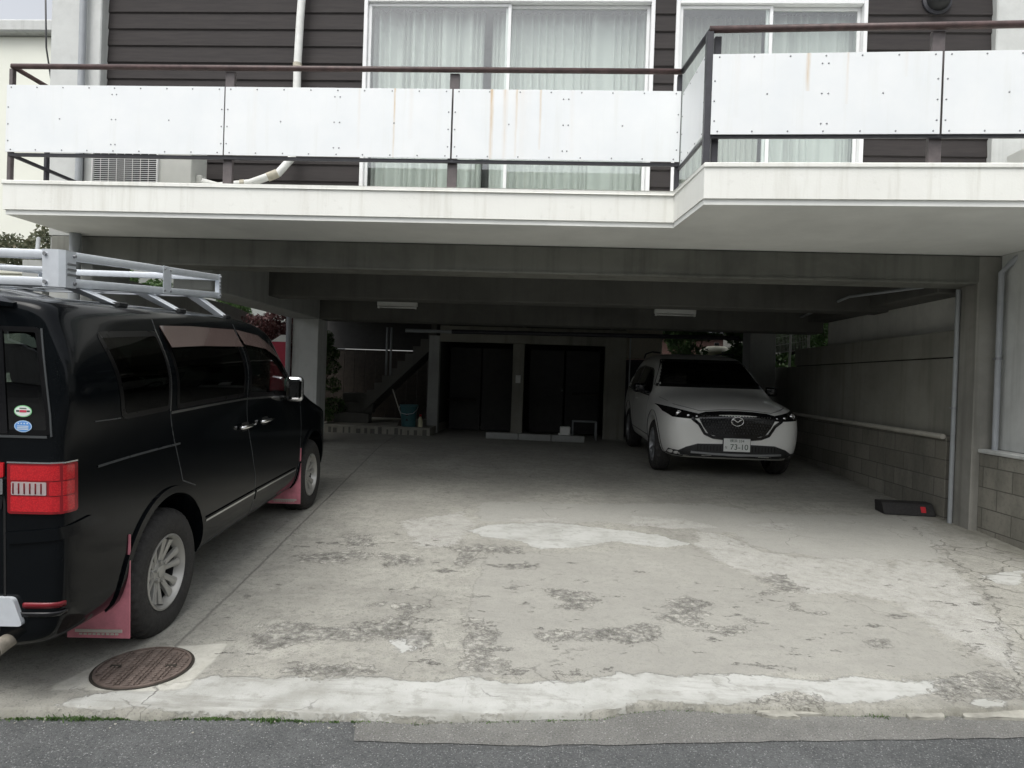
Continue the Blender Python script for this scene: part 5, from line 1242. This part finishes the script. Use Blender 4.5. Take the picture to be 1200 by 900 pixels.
# roof spoiler above the rear glass
bm = BM(); prev = None
for k in range(31):
    y = -.70+1.40*k/30; e_ = (abs(y)/.70)**6
    row = [bm.verts.new(q) for q in ((-.60, y, 1.862-.05*e_), (-.80, y, 1.852-.05*e_), (-.955+.05*e_, y, 1.80-.02*e_), (-.955+.05*e_, y, 1.775-.01*e_), (-.88, y, 1.75), (-.60, y, 1.75))]
    if prev:
        for i in range(6): bm.faces.new((prev[i], row[i], row[(i+1) % 6], prev[(i+1) % 6]))
    else: bm.faces.new(row)
    prev = row
bm.faces.new(prev); mk('roof_spoiler', bm, 'black_paint', VAN, True, 50)
# stickers on the glass
stf = 'rear'
for z, cA, nm in ((1.335, 'sticker_white', 'a'), (1.272, 'sticker_blue', 'b')):
    ov = [(.735+.036*math.cos(i*math.pi/12), z+.0245*math.sin(i*math.pi/12)) for i in range(24)]
    ovi = [(.735+.032*math.cos(i*math.pi/12), z+.0208*math.sin(i*math.pi/12)) for i in range(24)]
    s_ = mk('sticker', patch(vc, stf, ov, .006, .03, 0), 'sticker_green' if nm == 'a' else 'sticker_pale', wr)
    s_['label'] = 'white oval sticker with green rim' if nm == 'a' else 'blue oval sticker with four pale stars'
    mk('sticker_face', patch(vc, stf, ovi, .0068, .03, 0), cA, wr)
    bm = BM()
    if nm == 'a':
        patch(vc, stf, [(.722, z-.005), (.75, z-.005), (.75, z+.005), (.722, z+.005)], .0076, .05, 0, bm=bm); mk('sticker_print', bm, 'sticker_red', wr)
        bm = BM(); patch(vc, stf, [(.708, z-.003), (.721, z-.003), (.721, z+.004), (.708, z+.004)], .0076, .05, 0, bm=bm); patch(vc, stf, [(.751, z-.003), (.764, z-.003), (.764, z+.004), (.751, z+.004)], .0076, .05, 0, bm=bm); patch(vc, stf, [(.722, z+.010), (.750, z+.010), (.750, z+.014), (.722, z+.014)], .0076, .05, 0, bm=bm); mk('sticker_print', bm, 'plate_green', wr)
    else:
        for i in range(4):
            cx_ = .717+i*.012; st_ = [(cx_+(.0045 if j % 2 == 0 else .0019)*math.sin(j*math.pi/5), z+.012+(.0045 if j % 2 == 0 else .0019)*math.cos(j*math.pi/5)) for j in range(10)]
            patch(vc, stf, st_, .0076, .05, 0, bm=bm)
        for zz in (.001, -.006, -.012): patch(vc, stf, [(.712, z+zz-.0015), (.758, z+zz-.0015), (.758, z+zz+.0015), (.712, z+zz+.0015)], .0076, .05, 0, bm=bm)
        mk('sticker_print', bm, 'sticker_white', wr)
# mirror
bm = BM(); v = box(bm, -.05, .04, -.075, .075, -.115, .105, .04, seg=3); xf(bm, v, Matrix.Translation((1.99, -.97, 1.27)) @ Matrix.Rotation(.12, 4, 'Z')); mr = mk('mirror', bm, 'satin_chrome', VAN, True, 60)
bm = BM(); v = box(bm, -.004, .0, -.060, .060, -.09, .08, .02); xf(bm, v, Matrix.Translation((1.937, -.98, 1.27)) @ Matrix.Rotation(.12, 4, 'Z')); mk('mirror_glass', bm, 'glass_rear', mr)
bm = BM(); box(bm, 1.96, 2.03, -.93, -.84, 1.17, 1.21, .01); mk('mirror_arm', bm, 'black_plastic', mr)
# wheel arches lips, wheels, flaps
for ax in (0, 2.85):
    for s, frn in ((-1, 'right'), (1, 'left')):
        bm = BM(); arc = [(ax+.447*math.cos(R(a)), .365+.447*math.sin(R(a))) for a in range(-4, 187, 5)]
        ribbon(vc, frn, arc, .040, .012, bm); mk('arch_lip', bm, 'black_paint', VAN, True, 50)
for x in (0, 2.85):
    for s in (-1, 1): wheel(VAN, x, s*.785, .352, .209, .222, rim_van, 'rim_metal', s)
def flap(x, s):
    bm = BM(); y = lambda q: s*q
    prism(bm, [(y(.905), .155), (y(.60), .155), (y(.60), .30), (y(.72), .33), (y(.80), .42), (y(.895), .68), (y(.905), .68)], YZ, x-.004, x+.004)
    o = mk('mud_flap', bm, 'mud_flap', VAN)
    bm = BM(); box(bm, x-.008, x-.0045, min(y(.64), y(.87)), max(y(.64), y(.87)), .185, .20, 0)
    for i in range(9): box(bm, x-.008, x-.0045, min(y(.66+i*.022), y(.675+i*.022)), max(y(.66+i*.022), y(.675+i*.022)), .172, .181, 0)
    mk('flap_print', bm, 'pipe_cream', o)
for s in (-1, 1): flap(-.41, s); flap(2.85-.42, s)
# cabin
bm = BM(); box(bm, -.78, 3.0, -.80, .80, .45, .55, .02); box(bm, 2.55, 2.9, -.76, .76, .55, 1.12, .08, seg=2); mk('cabin_floor', bm, 'cabin', VAN)
for (x, ys) in ((-.30, (-.45, .45)), (.75, (-.45, .45)), (1.65, (-.40, .40))):
    for y in ys:
        bm = BM(); v = box(bm, -.08, .08, -.24, .24, 0, .62, .06, seg=2); xf(bm, v, Matrix.Translation((x, y, .72)) @ Matrix.Rotation(-.12, 4, 'Y'))
        box(bm, x-.02, x+.42, y-.24, y+.24, .62, .78, .05, seg=2); st_ = mk('seat', bm, 'seat_cloth', VAN, True, 50)
        bm = BM(); v = box(bm, -.05, .05, -.13, .13, 0, .19, .05, seg=3); xf(bm, v, Matrix.Translation((x-.09, y, 1.40))); mk('headrest', bm, 'seat_cloth', st_, True, 60)
bm = BM(); lathe(bm, [(.17, 0), (.185, .012), (.20, 0), (.185, -.012)], 32, 'X', closed=True); xf(bm, bm.verts, Matrix.Translation((2.33, -.40, 1.08)) @ Matrix.Rotation(-.4, 4, 'Y')); mk('steering_wheel', bm, 'cabin', VAN)
bm = BM(); tube(bm, [(2.05, 0, 1.56), (2.02, 0, 1.50)], .01, 6); box(bm, 2.0, 2.03, -.12, .12, 1.42, 1.50, .01); mk('rear_view_mirror', bm, 'black_gloss', VAN)
# roof rack
bm = BM(); 
rk = None
def rz(x): return 1.905+.05*(x+.45)
RX0, RX1, RYW = -.50, 1.23, .63
M_ = 'alu'
bm = BM()
for x in (-.30, .1, .5, .9, 1.25): box(bm, x-.02, x+.02, -RYW+.04, RYW-.04, rz(x)-.012, rz(x)+.010, .003)
rk = mk('roof_rack', bm, M_, VAN)
def rbar(p0, p1, hw=.018, hh=.021, nm='rack_rail'):
    p0, p1 = Vector(p0), Vector(p1); d = p1-p0; L_ = d.length; bm = BM(); v = box(bm, 0, L_, -hw, hw, -hh, hh, .005, seg=2)
    q = d.to_track_quat('X', 'Z').to_matrix().to_4x4(); xf(bm, v, Matrix.Translation(p0) @ q); mk(nm, bm, M_, rk, True, 40)
for s in (-1, 1):
    for dz in (0, .128): rbar((RX0, s*RYW, rz(RX0)+dz), (RX1, s*RYW, rz(RX1)+dz))
    for yy in (.2, .40): rbar((RX0+.02, s*yy, rz(RX0)+.0), (RX1-.02, s*yy, rz(RX1)+.0), .014, .008)
for x in (RX0, RX1):
    for dz in (0, .128): rbar((x, -RYW+.02, rz(x)+dz), (x, RYW-.02, rz(x)+dz))
rbar((RX0, -RYW+.02, rz(RX0)+.06), (RX0, RYW-.02, rz(RX0)+.06), .008, .012)
for x in (RX0, RX1):
    for s in (-1, 1):
        bm = BM(); z = rz(x); sx = -1 if x < 0 else 1; L1 = .075 if x < 0 else .03
        pts = [(x-sx*L1, s*(RYW+.020)), (x+sx*.000, s*(RYW+.020)), (x+sx*.020, s*(RYW+.0)), (x+sx*.020, s*(RYW-L1))]
        inn_ = [(x-sx*L1, s*(RYW+.0165)), (x-sx*.002, s*(RYW+.0165)), (x+sx*.0165, s*(RYW-.002)), (x+sx*.0165, s*(RYW-L1))]
        prism(bm, pts+inn_[::-1], XY, z-.022, z+.152); o = mk('corner_plate', bm, 'alu', rk)
        bm = BM()
        for zz in (z+.0, z+.13):
            g = bmesh.ops.create_cone(bm, segments=10, radius1=.009, radius2=.007, depth=.012, cap_ends=True)['verts']; xf(bm, g, Matrix.Translation((x-sx*(L1-.015), s*(RYW+.024), zz)) @ Matrix.Rotation(math.pi/2, 4, 'X'))
            g = bmesh.ops.create_cone(bm, segments=10, radius1=.009, radius2=.007, depth=.012, cap_ends=True)['verts']; xf(bm, g, Matrix.Translation((x+sx*.024, s*(RYW-L1+.015), zz)) @ Matrix.Rotation(math.pi/2, 4, 'Y'))
        for zz in (.04, .065, .09): 
            box(bm, min(x-sx*L1, x-sx*.01), max(x-sx*L1, x-sx*.01), s*(RYW+.0225)-.002, s*(RYW+.0225)+.002, z+zz-.005, z+zz+.005, .001)
        rv = mk('rivet', bm, 'alu_dark', o, True, 40); rv['kind'] = 'stuff'
for s in (-1, 1):
    bm = BM(); x = .45; z = rz(x); box(bm, x-.05, x+.05, s*(RYW+.018)-.002, s*(RYW+.018)+.002, z-.02, z+.15, .002); o = mk('joint_plate', bm, 'alu', rk)
    bm = BM()
    for xx in (-.035, .035):
        for zz in (.0, .13):
            g = bmesh.ops.create_cone(bm, segments=10, radius1=.007, radius2=.006, depth=.01, cap_ends=True)['verts']; xf(bm, g, Matrix.Translation((x+xx, s*(RYW+.022), z+zz)) @ Matrix.Rotation(math.pi/2, 4, 'X'))
    rv = mk('rivet', bm, 'alu_dark', o); rv['kind'] = 'stuff'
    for x in (-.35, .28, .95):
        z = rz(x); h = vc.hit('top', x+.08, s*.745)[0].z
        bm = BM(); prism(bm, [(s*(RYW-.10), z-.012), (s*(RYW-.02), z-.012), (s*.775, h+.0), (s*.715, h+.0)], lambda u, v, w_: (w_+(.08 if v < z-.03 else 0), u, v), x-.045, x+.045)
        bmesh.ops.bevel(bm, geom=list(bm.edges), offset=.004, segments=1, affect='EDGES'); o = mk('rack_foot', bm, 'alu', rk)
        bm = BM(); box(bm, x+.04, x+.12, min(s*.70, s*.79), max(s*.70, s*.79), h-.012, h+.012, .004); mk('foot_pad', bm, 'black_plastic', o)
# ================================================================ WHITE SUV
CAR = empty('suv', 'white suv with black grille parked nose out by the right wall', 'car', (2.43, 11.98, .34))
cfw = Vector((0, -1, -.018)).normalized(); clf = Vector((1, 0, 0)); cup = cfw.cross(clf)
CAR.rotation_euler = Matrix((cfw, clf, cup)).transposed().to_euler()
def cs_(x, w_, zb, zbelt, z5, tw, zt, rw):
    return (x, [(0, zb), (w_*.80, zb), (w_*.955, zb+.05), (w_, min(.62, zbelt-.22)), (w_*.992, zbelt-.13), (w_*.95, zbelt), ((w_*.95+tw)/2+.02, (zbelt+z5)/2), (tw, z5), (rw, zt-.028), (rw*.62, zt-.006), (0, zt)])
def hd(x, w_, zb, zs, zt):
    return (x, [(0, zb), (w_*.80, zb), (w_*.955, zb+.05), (w_, min(.60, zs-.24)), (w_*.99, zs-.13), (w_*.965, zs-.035), (w_*.90, zs), (w_*.80, zs+(zt-zs)*.40), (w_*.62, zs+(zt-zs)*.72), (w_*.32, zs+(zt-zs)*.93), (0, zt)])
SC = [cs_(-.945, .66, .42, .98, 1.25, .52, 1.36, .44), cs_(-.92, .82, .36, 1.02, 1.34, .62, 1.47, .52), cs_(-.80, .88, .30, 1.04, 1.42, .64, 1.57, .54), cs_(-.5, .91, .27, 1.05, 1.49, .68, 1.64, .58), cs_(0, .92, .25, 1.045, 1.52, .70, 1.68, .60),
      cs_(.6, .92, .25, 1.03, 1.535, .71, 1.695, .61), cs_(1.1, .92, .25, 1.01, 1.535, .71, 1.69, .61), cs_(1.45, .92, .25, 1.0, 1.53, .70, 1.65, .64), cs_(1.75, .92, .25, .995, 1.42, .715, 1.52, .66), cs_(2.05, .92, .25, .99, 1.25, .745, 1.33, .69),
      cs_(2.28, .92, .25, .985, 1.12, .79, 1.175, .72), hd(2.50, .92, .25, 1.00, 1.125), hd(2.8, .92, .25, .975, 1.085), hd(3.1, .905, .25, .94, 1.04), hd(3.35, .865, .26, .90, .99), hd(3.50, .80, .28, .865, .945), hd(3.585, .70, .31, .82, .895), hd(3.63, .52, .35, .78, .85)]
car_bm = body_shell(SC, ((0.0, .36, .41), (2.70, .36, .41)), .56, 3)
cc_ = Caster(car_bm)
G1 = rnd([(.70, 1.48), (1.52, 1.44), (1.66, 1.40), (2.10, 1.10), (2.08, 1.04), (.62, 1.06)], .03)
G2 = rnd([(-.22, 1.44), (.64, 1.485), (.56, 1.06), (-.18, 1.09)], .03)
G3 = rnd([(-.60, 1.36), (-.28, 1.43), (-.24, 1.12), (-.5, 1.16)], .04)
WSC = rnd([(-.625, 1.585), (.625, 1.585), (.80, 1.165), (-.80, 1.165)], .03)
for frn in ('right', 'left'):
    for q in (G1, G2, G3): cut_window(car_bm, frn, q, .025)
cut_window(car_bm, 'front', WSC, .03)
# bonnet as its own part
bon = [(-.70, .99), (-.44, .885), (-.30, .905), (0, .93), (.30, .905), (.44, .885), (.70, .99)]
split_off(car_bm, lambda c, n: 2.34 < c.x < 3.56-.35*abs(c.y)**2 and c.z > .86 and abs(c.y) < .79-.10*max(0, (c.x-2.4)) and n.z > .4, 'bonnet', 'white_car_paint', CAR)
for s in (-1, 1):
    split_off(car_bm, lambda c, n, s=s: n.y*s > .25 and abs(c.y) > .55 and .74+(.0) < c.x < 2.02 and .38 < c.z < 1.62 and not c.z > 1.5-(c.x-1.2)*.45, 'front_door', 'white_car_paint', CAR)
    split_off(car_bm, lambda c, n, s=s: n.y*s > .25 and abs(c.y) > .55 and -.20 < c.x < .74 and .38 < c.z < 1.52 and (c.x > .30 or c.z > .72), 'rear_door', 'white_car_paint', CAR)
KEEP.append(car_bm)
mk('body', car_bm, 'white_car_paint', CAR, True, 38)
bm = BM()
for frn in ('right', 'left'):
    ribbon(cc_, frn, [(.66, 1.5), (.60, 1.06), (.60, .7), (.68, .38)], .007, .0015, bm); ribbon(cc_, frn, [(2.06, 1.02), (2.10, .8), (2.0, .38)], .007, .0015, bm); ribbon(cc_, frn, [(-.2, 1.1), (-.2, .95), (.1, .85), (.38, .6), (.42, .38)], .007, .0015, bm)
ribbon(cc_, 'front', [(-.80, 1.02), (-.72, .955), (-.44, .893), (-.2, .915), (0, .922), (.2, .915), (.44, .893), (.72, .955), (.80, 1.02)], .006, .0015, bm)
mk('panel_gap', bm, 'seam_soft', CAR)
for frn in ('right', 'left'):
    for q in (G1, G2, G3): window_set(cc_, CAR, frn, q, 'glass_dark', .028)
    bm = BM(); ribbon(cc_, frn, [(-.6, 1.09), (.6, 1.045), (2.08, 1.02)], .018, .006, bm); mk('belt_line', bm, 'satin_chrome', CAR)
    bm = BM(); ribbon(cc_, frn, [(.44, .36), (1.3, .36), (2.26, .36)], .17, .008, bm); mk('sill_cladding', bm, 'black_plastic', CAR)
    for ax in (0, 2.70):
        bm = BM(); arc = [(ax+.445*math.cos(R(a)), .36+.445*math.sin(R(a))) for a in range(-12, 194, 6)]; ribbon(cc_, frn, arc, .075, .009, bm); mk('arch_cladding', bm, 'black_plastic', CAR, True, 50)
window_set(cc_, CAR, 'front', WSC, 'glass_ws', .045, 'windscreen')
bm = BM(); 
for s in (-1, 1):
    bm = BM(); tube(bm, [(1.25, s*.59, 1.685), (.6, s*.61, 1.72), (-.2, s*.60, 1.70), (-.6, s*.56, 1.635)], .014, 8); mk('roof_rail', bm, 'black_plastic', CAR)
# front end
GR = [(-.49, .855), (-.384, .885), (-.2, .90), (-.001, .905), (.2, .90), (.384, .885), (.49, .855), (.465, .786), (.42, .70), (.352, .609), (.22, .578), (.096, .569), (-.096, .569), (-.22, .578), (-.352, .609), (-.42, .70), (-.465, .786)]
gr = mk('grille', patch(cc_, 'front', GR, .004, .04, .01), 'black_gloss', CAR, True, 40)
bm = BM()
for i in range(-12, 13):
    for j in range(9):
        y = i*.036+(.018 if j % 2 else 0); z = .595+j*.035
        if inpoly(inset(GR, .03), y, z):
            h = cc_.hit('front', y, z)[0]; v = box(bm, -.003, .003, -.007, .007, -.009, .009, .002); xf(bm, v, Matrix.Translation((h.x+.008, y, z)))
o = mk('grille_studs', bm, 'black_plastic', gr); o['kind'] = 'stuff'; o['label'] = 'rows of small grille studs'
bm = BM(); ribbon(cc_, 'front', [(-.56, .80), (-.47, .73), (-.40, .615), (-.30, .572), (-.1, .553), (.1, .553), (.30, .572), (.40, .615), (.47, .73), (.56, .80)], .036, .012, bm, step=.03); mk('grille_surround', bm, 'black_gloss', CAR, True, 50)
# emblem: winged shape in an oval ring
ez = .78; ex0 = cc_.hit('front', 0, ez)[0].x+.016
bm = BM(); tube(bm, [(ex0, .072*math.cos(a_)*(1+.04*math.cos(2*a_)), ez+.056*math.sin(a_)) for a_ in [i*math.pi/14 for i in range(29)]], .008, 6)
tube(bm, [(ex0, -.066, ez+.026), (ex0+.002, -.04, ez+.020), (ex0+.004, -.012, ez+.0), (ex0+.004, 0, ez-.010), (ex0+.004, .012, ez+.0), (ex0+.002, .04, ez+.020), (ex0, .066, ez+.026)], .009, 6)
mk('emblem', bm, 'chrome', gr)
HL = [(-.885, .932), (-.76, .915), (-.575, .878), (-.44, .853), (-.425, .803), (-.573, .793), (-.78, .803), (-.862, .860)]
for s in (-1, 1):
    q = [(-u*s*-1 if s == 1 else u, v) for u, v in HL]; q = [(-u, v) if s == 1 else (u, v) for u, v in HL]
    frl = corner(28, -1 if s == -1 else 1, True)
    fru = 'front'
    hl = mk('headlight', patch(cc_, fru, q, .006, .03, .01), 'black_gloss', CAR, True, 40)
    for yy, zz, rr_ in ((-.715, .853, .030), (-.60, .832, .022), (-.50, .826, .016)):
        y = yy if s == -1 else -yy; h = cc_.hit('front', y, zz)
        if h:
            bm = BM(); g = bmesh.ops.create_icosphere(bm, subdivisions=3, radius=rr_)['verts']; xf(bm, g, Matrix.Translation((h[0].x-.0, y, zz)) @ Matrix.Diagonal((.5, 1, 1, 1))); mk('projector', bm, 'chrome' if rr_ > .025 else 'satin_chrome', hl, True)
    bm = BM(); yy = -.715 if s == -1 else .715; h = cc_.hit('front', yy, .853)[0]; tube(bm, [(h.x+.008, yy+.036*math.cos(a_), .853+.036*math.sin(a_)) for a_ in [i*math.pi/10 for i in range(12, 27)]], .004, 6); mk('light_ring', bm, 'chrome', hl)
LOW = [(-.70, .385), (-.62, .435), (-.48, .482), (-.157, .49), (.157, .49), (.48, .482), (.62, .435), (.70, .385), (.68, .33), (.40, .315), (-.40, .315), (-.68, .33)]
lg = mk('lower_intake', patch(cc_, 'front', LOW, .004, .04, .01), 'black_plastic', CAR, True, 40)
bm = BM()
for i in range(-13, 14):
    y = i*.04; h = cc_.hit('front', y, .42)
    if h and abs(y) < .52: box(bm, h[0].x+.005, h[0].x+.012, y-.004, y+.004, .40, .465)
mk('intake_mesh', bm, 'gap_black', lg)
bm = BM(); ribbon(cc_, 'front', [(-.56, .375), (-.3, .362), (0, .358), (.3, .362), (.56, .375)], .020, .022, bm, step=.05); mk('skid_strip', bm, 'alu_dark', CAR, True, 50)
for s in (-1, 1):
    bm = BM(); fr_c = corner(40, s, True); 
    ribbon(cc_, 'front', [(s*.64, .345), (s*.75, .35), (s*.86, .36)], .07, .010, bm); mk('bumper_cladding', bm, 'black_plastic', CAR, True, 50)
mk('lower_cladding', patch(cc_, 'front', [(-.80, .335), (-.68, .345), (-.40, .325), (.40, .325), (.68, .345), (.80, .335), (.78, .28), (-.78, .28)], .002, .05, .01), 'black_plastic', CAR, True, 50)
px_ = cc_.hit('front', 0, .48)[0].x+.03
bm = BM(); box(bm, px_-.006, px_, -.165, .165, .40, .565, .003, seg=2); np_ = mk('number_plate', bm, 'plate_white', CAR)
bm = BM(); box(bm, px_-.03, px_-.0065, -.172, .172, .395, .572, .003); mk('plate_frame', bm, 'black_plastic', CAR)
Mt = lambda y, z: Matrix.Translation((px_+.0012, y, z)) @ Matrix(((0, 0, 1, 0), (1, 0, 0, 0), (0, 1, 0, 0), (0, 0, 0, 1)))
text_mesh('73-10', .098, Mt(.028, .456), 'plate_green', 'plate_number', np_, .0008, 1.0)
text_mesh('\u6a2a\u6d5c 334', .045, Mt(0, .534), 'plate_green', 'plate_region', np_, .0008, 1.05)
text_mesh('\u306a', .040, Mt(-.134, .450), 'plate_green', 'plate_kana', np_, .0008)
bm = BM(); [lathe(bm, [(.0001, 0), (.006, 0), (.005, .004), (.0001, .004)], 10, 'X') for _ in range(1)]; 
v0 = list(bm.verts); xf(bm, v0, Matrix.Translation((px_+.001, -.105, .545))); o_ = bmesh.ops.duplicate(bm, geom=list(bm.verts)+list(bm.edges)+list(bm.faces))['geom']; xf(bm, [g for g in o_ if isinstance(g, bmesh.types.BMVert)], Matrix.Translation((0, .21, 0))); mk('plate_bolt', bm, 'alu', np_)
for s in (-1, 1):
    bm = BM(); v = box(bm, -.06, .06, -.085, .085, -.065, .065, .03, seg=3); xf(bm, v, Matrix.Translation((1.90, s*.99, 1.13)) @ Matrix.Rotation(-s*.15, 4, 'Z')); m_ = mk('mirror', bm, 'black_gloss', CAR, True, 60)
    bm = BM(); v = box(bm, -.062, .05, -.087, .087, -.068, -.02, .02, seg=2); xf(bm, v, Matrix.Translation((1.902, s*.99, 1.13)) @ Matrix.Rotation(-s*.15, 4, 'Z')); mk('mirror_base', bm, 'black_plastic', m_, True, 60)
    bm = BM(); box(bm, 1.89, 1.97, min(s*.86, s*.93), max(s*.86, s*.93), 1.05, 1.09, .01); mk('mirror_arm', bm, 'black_plastic', m_)
    bm = BM(); h = cc_.hit('right' if s == -1 else 'left', 1.0, .93)[0]; tube(bm, [(.90, h.y, .93), (.92, h.y+s*.025, .932), (1.06, h.y+s*.025, .935), (1.08, h.y, .935)], .011, 8); mk('door_handle', bm, 'white_car_paint', CAR, True)
for x in (0, 2.70):
    for s in (-1, 1): wheel(CAR, x, s*.80, .355, .235, .225, rim_car, 'alu_dark', s)
bm = BM(); box(bm, -.7, 2.3, -.75, .75, .45, .55, .02); box(bm, 1.85, 2.2, -.70, .70, .55, 1.02, .08, seg=2); mk('cabin_floor', bm, 'cabin', CAR)
for (x, ys) in ((.10, (-.4, .4)), (1.05, (-.38, .38))):
    for y in ys:
        bm = BM(); v = box(bm, -.08, .08, -.24, .24, 0, .62, .06, seg=2); xf(bm, v, Matrix.Translation((x, y, .62)) @ Matrix.Rotation(-.2, 4, 'Y')); box(bm, x-.02, x+.45, y-.24, y+.24, .55, .68, .05, seg=2); st_ = mk('seat', bm, 'seat_cloth', CAR, True, 50)
        bm = BM(); box(bm, x-.20, x-.10, y-.12, y+.12, 1.25, 1.42, .04, seg=3); mk('headrest', bm, 'seat_cloth', st_, True, 60)
bm = BM(); lathe(bm, [(.17, 0), (.185, .012), (.20, 0), (.185, -.012)], 32, 'X', closed=True); xf(bm, bm.verts, Matrix.Translation((1.72, -.38, 1.0)) @ Matrix.Rotation(-.4, 4, 'Y')); mk('steering_wheel', bm, 'cabin', CAR)
for m in MATS.values(): pass
